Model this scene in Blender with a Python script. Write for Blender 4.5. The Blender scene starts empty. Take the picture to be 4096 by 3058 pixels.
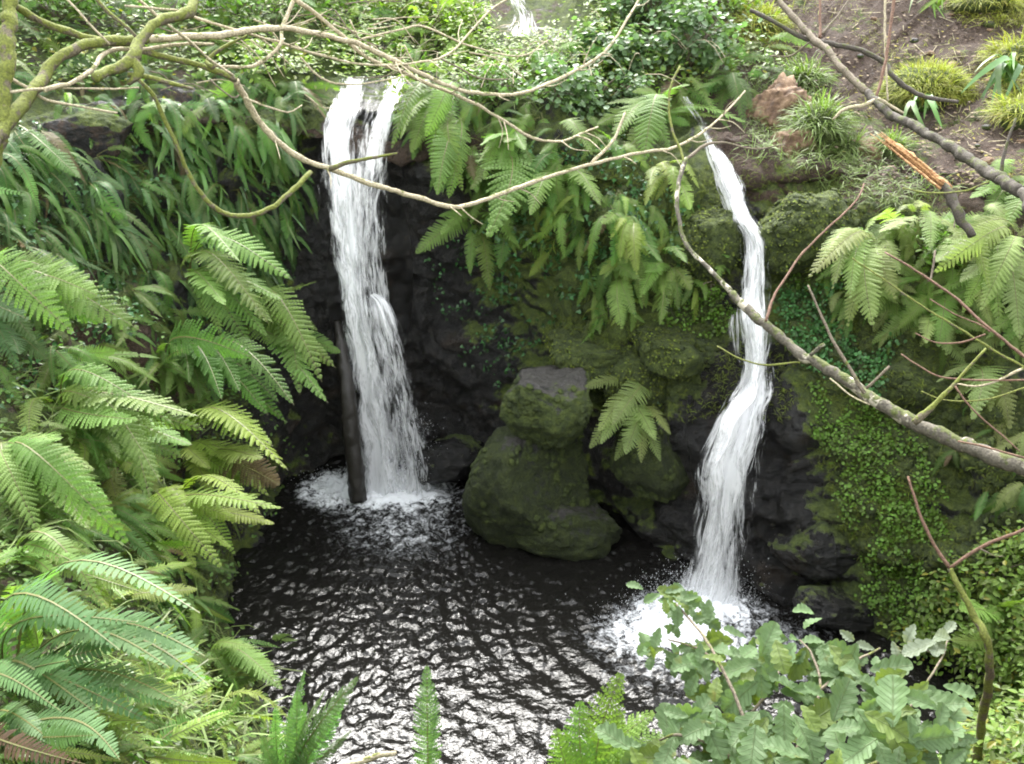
import bpy, bmesh, math, random, zlib
import numpy as np
from mathutils import Vector, Matrix, noise
from mathutils.bvhtree import BVHTree

random.seed(7)
rng = np.random.default_rng(7)
R = math.radians
scene = bpy.context.scene
col = scene.collection

# ------------------------------------------------------------------ camera
CAM = Vector((0.0, 0.0, 4.25))
PITCH, FPX, CX, CY = R(22.0), 923.0, 512.0, 382.0
cd = bpy.data.cameras.new('camera')
cam = bpy.data.objects.new('camera', cd)
col.objects.link(cam)
cam.location = CAM
cam.rotation_euler = (R(90) - PITCH, 0, 0)
cd.sensor_width = 36.0
cd.lens = 36.0 * FPX / 1024.0
cd.clip_start, cd.clip_end = 0.05, 400.0
scene.camera = cam

# ------------------------------------------------------------------ sky, sun, exposure
SUN_EL, SUN_AZ = R(49.0), R(-8.0)          # azimuth from +Y, towards -X
w = bpy.data.worlds.new('World')
scene.world = w
w.use_nodes = True
nt = w.node_tree
sky = nt.nodes.new('ShaderNodeTexSky')
sky.sky_type = 'NISHITA'
sky.sun_disc = False
sky.sun_elevation = SUN_EL
sky.sun_rotation = SUN_AZ
sky.dust_density = 1.5
sky.ozone_density = 0.6
hs = nt.nodes.new('ShaderNodeHueSaturation')
hs.inputs['Saturation'].default_value = 0.12   # overcast: the blue is mostly veiled
nt.links.new(sky.outputs[0], hs.inputs['Color'])
bg = nt.nodes['Background']
bg.inputs['Strength'].default_value = 0.15
nt.links.new(hs.outputs[0], bg.inputs['Color'])

sd = bpy.data.lights.new('sun', 'SUN')
sd.energy = 1.5
sd.angle = R(32.0)
sd.color = (1.0, 0.97, 0.91)
sun = bpy.data.objects.new('sun', sd)
col.objects.link(sun)
sdir = Vector((math.sin(SUN_AZ) * math.cos(SUN_EL), math.cos(SUN_AZ) * math.cos(SUN_EL), math.sin(SUN_EL)))
sun.rotation_euler = sdir.to_track_quat('Z', 'Y').to_euler()
sun.location = sdir * 30

scene.view_settings.view_transform = 'Standard'
scene.view_settings.look = 'None'
scene.view_settings.gamma = 1.0
scene.view_settings.use_curve_mapping = False
scene.view_settings.exposure = 2.95
scene.render.engine = 'CYCLES'
scene.cycles.use_denoising = True
scene.cycles.max_bounces = 6
scene.cycles.diffuse_bounces = 5
scene.cycles.glossy_bounces = 3
scene.cycles.transmission_bounces = 4
scene.cycles.transparent_max_bounces = 16
scene.cycles.caustics_reflective = False
scene.cycles.caustics_refractive = False
scene.cycles.filter_width = 1.9

# ------------------------------------------------------------------ helpers
FW = Vector((0, math.cos(PITCH), -math.sin(PITCH)))
UP = Vector((0, math.sin(PITCH), math.cos(PITCH)))
ZUP = Vector((0, 0, 1))

def ray(x, y):
    return FW + Vector((1, 0, 0)) * ((x - CX) / FPX) + UP * ((CY - y) / FPX)

def at(x, y, t):
    """the point seen at photo position (x, y), t metres deep"""
    return CAM + ray(x, y) * t

def aty(x, y, Y):
    d = ray(x, y)
    return CAM + d * (Y / d.y)

def tag(o, label=None, cat=None, group=None, kind=None):
    if label: o['label'] = label
    if cat: o['category'] = cat
    if group: o['group'] = group
    if kind: o['kind'] = kind
    return o

def empty(name, loc, label, cat, group=None):
    o = bpy.data.objects.new(name, None)
    col.objects.link(o)
    o.location = loc
    o.empty_display_size = 0.1
    tag(o, label, cat, group)
    o['_inv'] = 0
    return o

def link(name, me, parent=None, matrix=None):
    o = bpy.data.objects.new(name, me)
    col.objects.link(o)
    if parent is not None:
        o.parent = parent
        o.matrix_parent_inverse = Matrix.Translation(-parent.location)
    if matrix is not None:
        o.matrix_basis = matrix
    return o

def mesh_np(name, V, F, mats, smooth=True, matidx=None, attrs=None, uv=None):
    """V (n,3); F: (m,k) array or list of such arrays"""
    me = bpy.data.meshes.new(name)
    V = np.asarray(V, dtype=np.float32)
    Fs = F if isinstance(F, list) else [F]
    Fs = [np.asarray(f, dtype=np.int32) for f in Fs if len(f)]
    me.vertices.add(len(V))
    me.vertices.foreach_set('co', V.ravel())
    loops = np.concatenate([f.ravel() for f in Fs])
    tot = np.concatenate([np.full(len(f), f.shape[1], np.int32) for f in Fs])
    start = np.concatenate([[0], np.cumsum(tot)[:-1]]).astype(np.int32)
    me.loops.add(len(loops))
    me.loops.foreach_set('vertex_index', loops)
    me.polygons.add(len(tot))
    me.polygons.foreach_set('loop_start', start)
    me.polygons.foreach_set('loop_total', tot)
    me.polygons.foreach_set('use_smooth', np.full(len(tot), smooth, bool))
    if matidx is not None:
        me.polygons.foreach_set('material_index', np.asarray(matidx, np.int32))
    for m in (mats if isinstance(mats, (list, tuple)) else [mats]):
        me.materials.append(m)
    if attrs:
        for k, a in attrs.items():
            at_ = me.attributes.new(k, 'FLOAT', 'POINT')
            at_.data.foreach_set('value', np.asarray(a, np.float32))
    if uv is not None:
        l = me.uv_layers.new(name='UVMap')
        l.data.foreach_set('uv', np.asarray(uv, np.float32)[loops].ravel())
    me.update(calc_edges=True)
    me.validate()
    return me

def scatter(tv, tf, pos, mats3):
    """copies of a template (tv (k,3), tf list of faces) with 3x3 matrices (N,3,3) at pos (N,3) -> V, [F...], owner"""
    N, k = len(pos), len(tv)
    V = np.einsum('nij,kj->nki', mats3, tv) + pos[:, None, :]
    out = []
    for f in (tf if isinstance(tf, list) else [tf]):
        f = np.asarray(f, np.int32)
        out.append((f[None] + (np.arange(N) * k)[:, None, None]).reshape(-1, f.shape[1]))
    return V.reshape(-1, 3), out, np.repeat(np.arange(N), k)

def unit(a):
    return a / np.maximum(np.linalg.norm(a, axis=-1, keepdims=True), 1e-9)

def frames(y, z):
    """orthonormal matrices with column 1 along y and column 2 near z, (N,3,3)"""
    y = unit(y)
    x = unit(np.cross(y, z))
    z = np.cross(x, y)
    return np.stack([x, y, z], axis=2)

def catmull(P, u):
    """P (n,...) open, u in 0..n-1"""
    P = np.asarray(P, float)
    n = len(P)
    i = np.clip(np.floor(u).astype(int), 0, n - 2)
    f = (u - i).reshape((-1,) + (1,) * (P.ndim - 1))
    p1, p2 = P[i], P[i + 1]
    p0 = np.where((i > 0).reshape(f.shape), P[np.maximum(i - 1, 0)], 2 * p1 - p2)
    p3 = np.where((i < n - 2).reshape(f.shape), P[np.minimum(i + 2, n - 1)], 2 * p2 - p1)
    return 0.5 * (2 * p1 + (p2 - p0) * f + (2 * p0 - 5 * p1 + 4 * p2 - p3) * f ** 2 + (3 * p1 - p0 - 3 * p2 + p3) * f ** 3)

def fbm(p, oct=4, H=1.0):
    return noise.fractal(p, H, 2.0, oct)

# ------------------------------------------------------------------ materials
def new_mat(name):
    m = bpy.data.materials.new(name)
    m.use_nodes = True
    return m, m.node_tree, m.node_tree.nodes, m.node_tree.links

def N_(nt, typ, **kw):
    n = nt.nodes.new(typ)
    for k, v in kw.items():
        if k in n.inputs: n.inputs[k].default_value = v
        else: setattr(n, k, v)
    return n

def noise_n(nt, vec, scale, detail=4, rough=0.55, dist=0.0):
    n = N_(nt, 'ShaderNodeTexNoise', Scale=scale, Detail=detail, Roughness=rough, Distortion=dist)
    if vec is not None: nt.links.new(vec, n.inputs['Vector'])
    return n.outputs['Fac']

def ramp(nt, fac, stops):
    r = nt.nodes.new('ShaderNodeValToRGB')
    e = r.color_ramp.elements
    while len(e) < len(stops): e.new(0.5)
    for el, (p, c) in zip(e, stops):
        el.position = p
        el.color = (*c, 1) if len(c) == 3 else c
    nt.links.new(fac, r.inputs['Fac'])
    return r.outputs['Color']

def mapr(nt, v, a, b, c=0.0, d=1.0, smooth=False):
    m = nt.nodes.new('ShaderNodeMapRange')
    if smooth: m.interpolation_type = 'SMOOTHSTEP'
    for i, x in enumerate((a, b, c, d)): m.inputs[i + 1].default_value = x
    nt.links.new(v, m.inputs[0])
    return m.outputs[0]

def math_(nt, op, a, b=None, clamp=False):
    m = nt.nodes.new('ShaderNodeMath')
    m.operation = op
    m.use_clamp = clamp
    for i, x in enumerate((a, b)):
        if x is None: continue
        if isinstance(x, (int, float)): m.inputs[i].default_value = x
        else: nt.links.new(x, m.inputs[i])
    return m.outputs[0]

def mixc(nt, f, a, b, mode='MIX'):
    m = nt.nodes.new('ShaderNodeMix')
    m.data_type = 'RGBA'
    m.blend_type = mode
    for s, x in ((m.inputs[0], f), (m.inputs[6], a), (m.inputs[7], b)):
        if isinstance(x, (int, float)): s.default_value = x
        elif isinstance(x, tuple): s.default_value = (*x, 1)
        else: nt.links.new(x, s)
    return m.outputs[2]

def attr(nt, name):
    a = nt.nodes.new('ShaderNodeAttribute')
    a.attribute_name = name
    return a.outputs['Fac']

def bump(nt, h, dist, strength=1.0, normal=None):
    b = nt.nodes.new('ShaderNodeBump')
    b.inputs['Distance'].default_value = dist
    b.inputs['Strength'].default_value = strength
    nt.links.new(h, b.inputs['Height'])
    if normal is not None: nt.links.new(normal, b.inputs['Normal'])
    return b.outputs[0]

def objco(nt):
    return nt.nodes.new('ShaderNodeTexCoord').outputs['Object']

def geopos(nt):
    return nt.nodes.new('ShaderNodeNewGeometry').outputs['Position']

def mat_terrain(name='rock_moss_soil', attrs=True, moss_k=0.5, soil_k=0.0, wet_k=0.5, up=(-0.16, 0.16), dark=1.0):
    m, nt, nd, L = new_mat(name)
    p = nd['Principled BSDF']
    pos = geopos(nt)
    if attrs:
        moss, soil, wet = attr(nt, 'moss'), attr(nt, 'soil'), attr(nt, 'wet')
    else:
        def val(x):
            v = nd.new('ShaderNodeValue'); v.outputs[0].default_value = x; return v.outputs[0]
        moss, soil, wet = val(moss_k), val(soil_k), val(wet_k)
    n1 = noise_n(nt, pos, 2.6, 6, 0.6)
    n2 = noise_n(nt, pos, 14.0, 5, 0.6)
    n3 = noise_n(nt, pos, 70.0, 4, 0.65)
    n4 = noise_n(nt, pos, 240.0, 2, 0.6)
    rock = ramp(nt, n2, [(0.28, (0.003, 0.003, 0.003)), (0.5, (0.009, 0.0085, 0.0075)), (0.68, (0.020, 0.018, 0.015)), (0.8, (0.036, 0.029, 0.022))])
    rock = mixc(nt, 0.75, rock, ramp(nt, n3, [(0.34, (0.35, 0.35, 0.35)), (0.5, (1, 1, 1)), (0.64, (1.9, 1.85, 1.75))]), 'MULTIPLY')
    rust = mixc(nt, mapr(nt, n1, 0.58, 0.75, 0, 0.35), rock, (0.075, 0.045, 0.022))
    soilc = ramp(nt, n3, [(0.3, (0.024, 0.015, 0.010)), (0.5, (0.064, 0.040, 0.027)), (0.66, (0.105, 0.070, 0.048)), (0.75, (0.16, 0.12, 0.08))])
    mossc = ramp(nt, math_(nt, 'ADD', math_(nt, 'MULTIPLY', n2, 0.55), math_(nt, 'MULTIPLY', n3, 0.45)),
                 [(0.30, (0.014, 0.024, 0.006)), (0.45, (0.040, 0.060, 0.010)), (0.58, (0.082, 0.112, 0.017)), (0.72, (0.145, 0.17, 0.030))])
    geo = nd.new('ShaderNodeNewGeometry')
    sep = nd.new('ShaderNodeSeparateXYZ'); L.new(geo.outputs['Normal'], sep.inputs[0])
    upf = mapr(nt, sep.outputs[2], -0.4, 0.8, up[0], up[1])
    # patches of moss: attribute decides how much, noise decides where
    if dark != 1.0: mossc = mixc(nt, 1.0, mossc, (dark, dark, dark), 'MULTIPLY'); rust = mixc(nt, mapr(nt, sep.outputs[2], 0.55, 0.9, 0, 0.7), rust, mixc(nt, n2, (0.03, 0.028, 0.025), (0.14, 0.13, 0.115)))
    mm = math_(nt, 'ADD', math_(nt, 'ADD', n1, math_(nt, 'MULTIPLY', n2, 0.45)), upf)
    thr = math_(nt, 'SUBTRACT', 1.12, math_(nt, 'MULTIPLY', moss, 0.78))
    mf = mapr(nt, math_(nt, 'SUBTRACT', mm, thr), -0.05, 0.07, 0, 1, True)
    sf = mapr(nt, math_(nt, 'ADD', soil, math_(nt, 'MULTIPLY', math_(nt, 'SUBTRACT', n2, 0.5), 1.0)), 0.35, 0.6, 0, 1, True)
    c = mixc(nt, sf, rust, soilc)
    c = mixc(nt, mf, c, mossc)
    L.new(c, p.inputs['Base Color'])
    dry = math_(nt, 'MAXIMUM', mf, sf)
    rw = mapr(nt, wet, 0, 1, 0.75, 0.22)
    rough = nd.new('ShaderNodeMix'); rough.data_type = 'FLOAT'
    L.new(dry, rough.inputs[0]); L.new(rw, rough.inputs[2]); rough.inputs[3].default_value = 0.95
    L.new(rough.outputs[0], p.inputs['Roughness'])
    p.inputs['Specular IOR Level'].default_value = 0.6
    b1 = bump(nt, n2, 0.085, 1.0)
    b2 = bump(nt, n3, 0.026, 1.0, b1)
    b3 = bump(nt, n4, 0.006, 0.8, b2)
    L.new(b3, p.inputs['Normal'])
    return m

KL = 0.88    # leaf reflectance
def mat_leaf(name, objcol=True, base=(0.08, 0.14, 0.03), dark=None, rough=0.38, transl=0.35, var=0.35, yellow=0.0):
    m, nt, nd, L = new_mat(name)
    p = nd['Principled BSDF']
    oi = nd.new('ShaderNodeObjectInfo')
    if objcol:
        rnd = oi.outputs['Random']
        c0 = oi.outputs['Color']
    else:
        rnd = attr(nt, 'rnd')
        rgb = nd.new('ShaderNodeRGB'); rgb.outputs[0].default_value = (base[0] * KL, base[1] * KL, base[2] * KL, 1)
        c0 = rgb.outputs[0]
    n = noise_n(nt, geopos(nt), 9.0, 3)
    hv = nd.new('ShaderNodeHueSaturation')
    L.new(c0, hv.inputs['Color'])
    L.new(mapr(nt, rnd, 0, 1, 0.485, 0.512), hv.inputs['Hue'])
    L.new(math_(nt, 'ADD', mapr(nt, rnd, 0, 1, 1 - var, 1 + var), mapr(nt, n, 0.3, 0.7, -0.18, 0.18)), hv.inputs['Value'])
    c = mixc(nt, 1.0, hv.outputs[0], (0.95, 1.0, 1.0), 'MULTIPLY')
    if yellow:
        fr = nd.new('ShaderNodeMath'); fr.operation = 'FRACT'
        L.new(math_(nt, 'MULTIPLY', rnd, 37.7), fr.inputs[0])
        c = mixc(nt, mapr(nt, fr.outputs[0], 1 - yellow - 0.02, 1 - yellow, 0, 0.75), c, (0.22, 0.19, 0.02))
    L.new(c, p.inputs['Base Color'])
    p.inputs['Roughness'].default_value = rough
    p.inputs['Specular IOR Level'].default_value = 0.32
    tr = nd.new('ShaderNodeBsdfTranslucent')
    tc = mixc(nt, 0.6, c, (0.5, 0.55, 0.06), 'MULTIPLY')
    tcol = mixc(nt, 1.0, c, (1.55, 1.9, 0.75), 'MULTIPLY')
    L.new(tcol, tr.inputs['Color'])
    mx = nd.new('ShaderNodeMixShader')
    mx.inputs[0].default_value = transl
    L.new(p.outputs[0], mx.inputs[1]); L.new(tr.outputs[0], mx.inputs[2])
    L.new(mx.outputs[0], nd['Material Output'].inputs['Surface'])
    return m

def mat_bark(name, bark, moss_amt, mossc=(0.13, 0.15, 0.025), scale=18.0, light=None):
    m, nt, nd, L = new_mat(name)
    p = nd['Principled BSDF']
    pos = geopos(nt)
    n1 = noise_n(nt, pos, scale, 5, 0.6)
    n2 = noise_n(nt, pos, scale * 6, 4, 0.6)
    bark = tuple(x * 0.75 for x in bark); mossc = tuple(x * 0.7 for x in mossc)
    d = tuple(x * 0.45 for x in bark)
    c = ramp(nt, n2, [(0.3, d), (0.52, bark), (0.72, tuple(min(1, x * 1.5) for x in bark))])
    if light:
        nl = noise_n(nt, pos, scale * 0.55, 3, 0.6)
        c = mixc(nt, mapr(nt, nl, 0.52, 0.56, 0, 0.9), c, light)
    geo = nd.new('ShaderNodeNewGeometry')
    sep = nd.new('ShaderNodeSeparateXYZ'); L.new(geo.outputs['Normal'], sep.inputs[0])
    mm = math_(nt, 'ADD', n1, mapr(nt, sep.outputs[2], -1, 1, -0.12, 0.12))
    mf = mapr(nt, mm, 0.85 - moss_amt * 0.75, 0.93 - moss_amt * 0.75, 0, 1, True)
    mc = ramp(nt, n2, [(0.3, tuple(x * 0.5 for x in mossc)), (0.55, mossc), (0.75, tuple(x * 1.6 for x in mossc))])
    c = mixc(nt, mf, c, mc)
    L.new(c, p.inputs['Base Color'])
    p.inputs['Roughness'].default_value = 0.85
    L.new(bump(nt, n2, 0.006, 0.9, bump(nt, n1, 0.012, 0.6)), p.inputs['Normal'])
    return m

M_terrain = mat_terrain()
M_boulder = mat_terrain('mossy_boulder_stone', False, 1.0, 0.0, 0.6, (0.08, -0.50), 0.95)
M_boulderdark = mat_terrain('dark_mossed_stone', False, 0.86, 0.0, 0.7, (0.04, -0.20), 0.5)
M_darkrock = mat_terrain('wet_dark_stone', False, 0.28, 0.0, 1.0)
M_mossrock = mat_terrain('thick_moss_stone', False, 1.0, 0.0, 0.3)
M_cushion = mat_terrain('moss_cushion', False, 1.25, 0.0, 0.1, (0.1, 0.2), 0.85)
M_frond = mat_leaf('fern_frond_leaf', True, rough=0.58, transl=0.40, var=0.22)
M_strap = mat_leaf('glossy_strap_leaf', True, rough=0.42, transl=0.2, var=0.25)
M_bark = mat_bark('grey_bark', (0.20, 0.165, 0.115), 0.30)
M_pale = mat_bark('pale_bark', (0.52, 0.45, 0.30), 0.30, (0.17, 0.19, 0.04))
M_mossbark = mat_bark('mossy_bark', (0.16, 0.135, 0.085), 0.58, (0.19, 0.22, 0.035))
M_lichen = mat_bark('lichen_patched_bark', (0.13, 0.115, 0.085), 0.36, (0.10, 0.12, 0.025), 16.0, (0.46, 0.42, 0.33))
M_darkbark = mat_bark('dark_bark', (0.085, 0.072, 0.056), 0.36, (0.085, 0.095, 0.025))
M_redtwig = mat_bark('reddish_twig_bark', (0.20, 0.115, 0.075), 0.15)
M_wetlog = mat_bark('wet_log_bark', (0.030, 0.026, 0.021), 0.12, (0.03, 0.04, 0.01), 22.0)
M_wetlog.node_tree.nodes['Principled BSDF'].inputs['Roughness'].default_value = 0.3
# ------------------------------------------------------------------ terrain: a rocky basin lofted from profiles round the pool
ST = [
 [(-0.3,4.8,-.6),(-0.5,3.8,-.05),(-.6,3.2,.6),(-.7,2.6,1.3),(-.8,1.9,1.9),(-1,1.2,2.4),(-1.2,0.4,2.65),(-1.5,-1.2,2.8),(-2,-9,4.0)],
 [(-0.6,5.0,-.6),(-1.12,4.3,-.05),(-1.4,3.9,.5),(-1.7,3.3,1.25),(-2.1,2.7,1.8),(-2.6,2.0,2.3),(-3.4,1.2,2.9),(-5,0,3.6),(-12,-7,7)],
 [(-1.2,5.6,-.6),(-1.72,5.3,-.05),(-2.0,5.1,.5),(-2.4,4.8,1.1),(-3.0,4.4,1.75),(-3.6,4.0,2.3),(-4.5,3.4,3.0),(-6,2.6,4.0),(-18,-1,11)],
 [(-1.5,6.3,-.6),(-2.08,6.3,-.05),(-2.3,6.25,.6),(-2.6,6.2,1.2),(-3.1,6.1,1.8),(-3.8,6,2.5),(-4.6,5.8,3.2),(-6,5.6,4.2),(-20,5,13)],
 [(-1.5,7.0,-.6),(-2.1,7.3,-.05),(-2.25,7.4,.8),(-2.4,7.5,1.6),(-2.7,7.6,2.3),(-3.1,7.75,2.9),(-3.7,8.0,3.45),(-5,8.6,4.1),(-20,14,13)],
 [(-1.4,7.5,-.6),(-1.95,8.1,-.05),(-2,8.2,.9),(-2.0,8.25,1.8),(-2.05,8.3,2.6),(-2.15,8.4,3.2),(-2.4,8.7,3.7),(-3.2,9.8,4.2),(-11,26,14)],
 [(-1.2,7.6,-.6),(-1.35,8.3,-.05),(-1.36,8.42,.9),(-1.37,8.45,1.8),(-1.38,8.48,2.7),(-1.39,8.55,3.3),(-1.38,8.85,3.62),(-.9,9.9,3.8),(-3,27,14)],
 [(-0.7,7.6,-.6),(-.8,8.3,-.05),(-.75,8.45,.9),(-.75,8.45,1.8),(-.75,8.35,2.6),(-.75,8.35,3.2),(-.7,8.7,3.65),(-.4,9.9,3.95),(1,27,14)],
 [(-0.1,7.3,-.6),(0,8.0,-.05),(.05,8.0,.8),(.1,7.95,1.6),(.15,7.8,2.4),(.2,7.85,3.0),(.25,8.25,3.5),(.5,9.7,3.98),(4,27,14)],
 [(.4,6.8,-.6),(.75,7.35,-.05),(.8,7.45,.55),(.85,7.2,1.2),(.85,7.3,2.0),(.9,7.5,2.7),(.95,7.9,3.2),(1.3,9.4,3.8),(7,26,13)],
 [(1.0,5.9,-.6),(1.5,6.3,-.05),(1.6,6.45,.6),(1.72,6.6,1.2),(1.98,7.0,2.0),(1.95,7.45,2.6),(1.7,8.1,3.2),(1.75,9.3,3.7),(10,25,12)],
 [(1.8,5.5,-.6),(2.35,5.8,-.05),(2.4,5.95,.6),(2.45,6.1,1.2),(2.5,6.5,1.9),(2.5,7.0,2.6),(2.5,7.6,3.05),(2.8,9.3,3.7),(13,22,11)],
 [(2.2,5.1,-.6),(2.8,5.3,-.05),(2.95,5.4,.6),(3.1,5.5,1.2),(3.3,5.8,1.9),(3.4,6.3,2.5),(3.6,7.0,3.0),(4.3,9,3.7),(18,18,10)],
 [(2.0,4.8,-.6),(2.7,4.6,-.05),(3,4.5,.5),(3.4,4.4,1.1),(3.8,4.4,1.7),(4.3,4.5,2.3),(4.9,4.7,2.8),(6.5,5.5,3.5),(20,8,9)],
 [(1.4,4.6,-.6),(1.9,3.9,-.05),(2.1,3.6,.5),(2.5,3.2,1.1),(2.9,2.9,1.7),(3.3,2.6,2.2),(3.9,2.2,2.7),(5.5,1.5,3.2),(16,-3,7)],
 [(.6,4.6,-.6),(.7,3.6,-.05),(.75,3.1,.6),(.85,2.5,1.25),(1,1.9,1.9),(1.2,1.2,2.4),(1.4,.5,2.65),(2,-1,2.85),(5,-9,4.5)],
]
ST = np.array(ST, float)
nst = len(ST)
NU, NS = 640, 210
pad = np.concatenate([ST[-3:], ST, ST[:3]])
uu = np.arange(NU) / NU * nst
cols_ = catmull(pad, uu + 3)                       # (NU, 9, 3)
sv = np.concatenate([np.linspace(0, 1, 14, endpoint=False), np.linspace(1, 7, 165, endpoint=False), np.linspace(7, 8, 31)])
grid = catmull(np.swapaxes(cols_, 0, 1), sv)        # (NS, NU, 3)
NS = len(sv)
# smooth normals
du = np.roll(grid, -1, 1) - np.roll(grid, 1, 1)
ds = np.gradient(grid, axis=0)
nrm = unit(np.cross(ds, du))
nrm = np.where(((grid - np.array([0.2, 5.8, 3.0]))[:, :, :] * nrm).sum(2, keepdims=True) > 0, -nrm, nrm) if False else nrm
if nrm[40, 240, 1] > 0: nrm = -nrm

MAIN_ROWS = [  # photo row, left edge, right edge, distance
 (76, 338, 408, 9.25), (88, 335, 408, 8.95), (100, 330, 402, 8.62), (112, 325, 397, 8.38), (130, 321, 392, 8.28), (160, 322, 388, 8.22), (200, 325, 385, 8.16), (250, 332, 386, 8.10),
 (300, 339, 391, 8.05), (350, 345, 406, 8.00), (400, 350, 418, 7.97), (440, 354, 428, 7.95), (484, 358, 434, 7.92)]
RIGHT_ROWS = [
 (96, 676, 690, 8.5), (118, 692, 704, 8.2), (140, 701, 713, 7.95), (165, 709, 732, 7.72), (190, 718, 741, 7.52), (215, 727, 751, 7.36), (235, 740, 764, 7.22), (265, 740, 764, 7.08), (292, 739, 763, 6.96), (315, 736, 766, 6.80),
 (345, 741, 767, 6.72), (380, 738, 764, 6.62), (400, 727, 760, 6.50), (430, 712, 756, 6.40), (463, 699, 750, 6.32), (500, 697, 747, 6.26), (550, 688, 743, 6.18), (592, 678, 740, 6.10)]

def proj(V):
    d = V - np.array(CAM)
    dep = d @ np.array(FW)
    dep = np.where(np.abs(dep) < 1e-3, 1e-3, dep)
    return CX + FPX * d[..., 0] / dep, CY - FPX * (d @ np.array(UP)) / dep, dep

# displacement of the rock: broken blocks, ridges, grain
flatp = grid.reshape(-1, 3)
flatn = nrm.reshape(-1, 3)
S_of = np.repeat(sv, NU)
disp = np.zeros(len(flatp))
for i in range(len(flatp)):
    x, y, z = flatp[i]
    s = S_of[i]
    v = Vector((x, y, z))
    wb = min(1.0, max(0.0, (s - 0.6) / 0.5))
    far = 1.0 if s < 6.5 else max(0.25, 1 - (s - 6.5))
    rocky = 1.0 if s < 5.2 else max(0.2, 1 - (s - 5.2) * 0.7)
    if y < 4.2: rocky *= 0.35
    a = 0.16 * fbm(v * 1.3, 3)
    vv = Vector((x * 1.9, y * 1.9, z * 2.9)) + noise.noise_vector(v * 1.7) * 0.55
    dd, pp = noise.voronoi(vv)
    blk = noise.cell(pp[0] * 3.1 + Vector((0.37, 0.11, 0.73)))
    edge = min(1.0, (dd[1] - dd[0]) * 3.2)
    b = rocky * (0.13 * (blk - 0.5) * edge ** 0.5 - 0.07 * (1 - edge))
    vv2 = Vector((x * 5.2, y * 5.2, z * 8.5)) + noise.noise_vector(v * 4) * 0.5
    dd2, pp2 = noise.voronoi(vv2)
    e2 = min(1.0, (dd2[1] - dd2[0]) * 2.5)
    b += rocky * (0.045 * (noise.cell(pp2[0] * 2.7 + Vector((0.2, 0.6, 0.4))) - 0.5) * e2 - 0.022 * (1 - e2))
    c = 0.035 * fbm(v * 6.0, 3) + rocky * (0.022 * fbm(v * 13.0, 2) - 0.03 * max(0.0, 0.25 - abs(noise.noise(Vector((x * 4.0, y * 4.0, z * 7.0)))))) + (0.05 * fbm(v * 3.1, 3) + 0.02 * fbm(v * 14.0, 2) if s > 4.8 else 0.0)
    disp[i] = wb * (a * far + b + c)
TV = flatp + flatn * disp[:, None]
# the two falls have cut their own channels
for rows, half in ((MAIN_ROWS, 26), (RIGHT_ROWS, 14)):
    px, py, dep = proj(TV)
    rr = np.array(rows, float)
    ok = (py > rr[0, 0] - 4) & (py < rr[-1, 0] + 6) & (dep > 5) & (S_of < 7.2)
    xl = np.interp(py, rr[:, 0], rr[:, 1]); xr = np.interp(py, rr[:, 0], rr[:, 2]); Y = np.interp(py, rr[:, 0], rr[:, 3])
    ins = np.clip(1 - np.maximum(xl - px, px - xr) / half, 0, 1) * ok
    need = np.maximum(0, (Y + 0.12) - TV[:, 1]) * ins
    TV[:, 1] += need
# masks of what the ground is made of
px, py, dep = proj(TV)
moss = np.full(len(TV), 0.42); soil = np.zeros(len(TV)); wet = np.full(len(TV), 0.45)
def blob(x, y, rx, ry):
    return np.exp(-(((px - x) / rx) ** 2 + ((py - y) / ry) ** 2))
X_, Y_, Z_ = TV.T
wet += 0.6 * blob(370, 280, 80, 220) + 0.7 * blob(740, 420, 80, 200) + 0.4 * blob(820, 550, 60, 90)
moss -= 0.55 * blob(390, 330, 90, 190) + 0.5 * blob(770, 530, 55, 120) + 0.45 * blob(700, 430, 40, 90) + 0.4 * blob(770, 420, 35, 60) + 0.35 * blob(740, 220, 25, 80)
moss += 0.5 * blob(630, 240, 110, 110) + 0.3 * blob(520, 240, 60, 90) + 0.45 * blob(880, 400, 90, 200) + 0.35 * blob(310, 90, 60, 50) + 0.3 * blob(660, 360, 50, 60) + 0.4 * blob(800, 220, 40, 60) + 0.3 * blob(240, 640, 50, 90)
soil += np.clip((S_of - 4.9) / 0.6, 0, 1) * (X_ > 1.5) * np.clip((X_ - 1.6) / 0.6, 0, 1) * (Y_ > 5)
soil += 0.75 * np.clip((S_of - 2.0) / 1.0, 0, 1) * (X_ < -1.2) * (Y_ < 7.2)
soil += 0.6 * np.clip((S_of - 5.5), 0, 1)
soil += 0.6 * (Y_ < 3.5)
moss -= 0.3 * np.clip(soil, 0, 1) * (X_ > 1.5)
moss = np.clip(moss, 0.02, 1.1); soil = np.clip(soil, 0, 1); wet = np.clip(wet, 0, 1)
idx = np.arange(NS * NU).reshape(NS, NU)
a_, b_ = idx[:-1], idx[1:]
quads = np.stack([a_, np.roll(a_, -1, 1), np.roll(b_, -1, 1), b_], axis=-1).reshape(-1, 4)
cen = len(TV)
TVc = np.vstack([TV, [[0.2, 6.0, -0.7]]])
cap = np.stack([np.full(NU, cen), np.roll(idx[0], -1), idx[0]], axis=1)
ext = lambda q: np.append(q, q[0])
terrain_me = mesh_np('terrain', TVc, [quads, cap], M_terrain, True, attrs={'moss': ext(moss), 'soil': ext(soil), 'wet': ext(wet)})
terrain = link('terrain', terrain_me)
tag(terrain, 'rocky wooded basin with wet dark cliffs, mossy banks and brown path soil', kind='structure')
BVH = BVHTree.FromPolygons(TVc.tolist(), quads.tolist())

def hit(x, y):
    """where the sight line through photo position (x, y) meets the ground: point, normal, depth"""
    d = ray(x, y)
    loc, n, i, dist = BVH.ray_cast(CAM, d.normalized())
    if loc is None:
        return None
    if n.dot(d) > 0: n = -n
    return loc, n, dist / d.length

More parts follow.
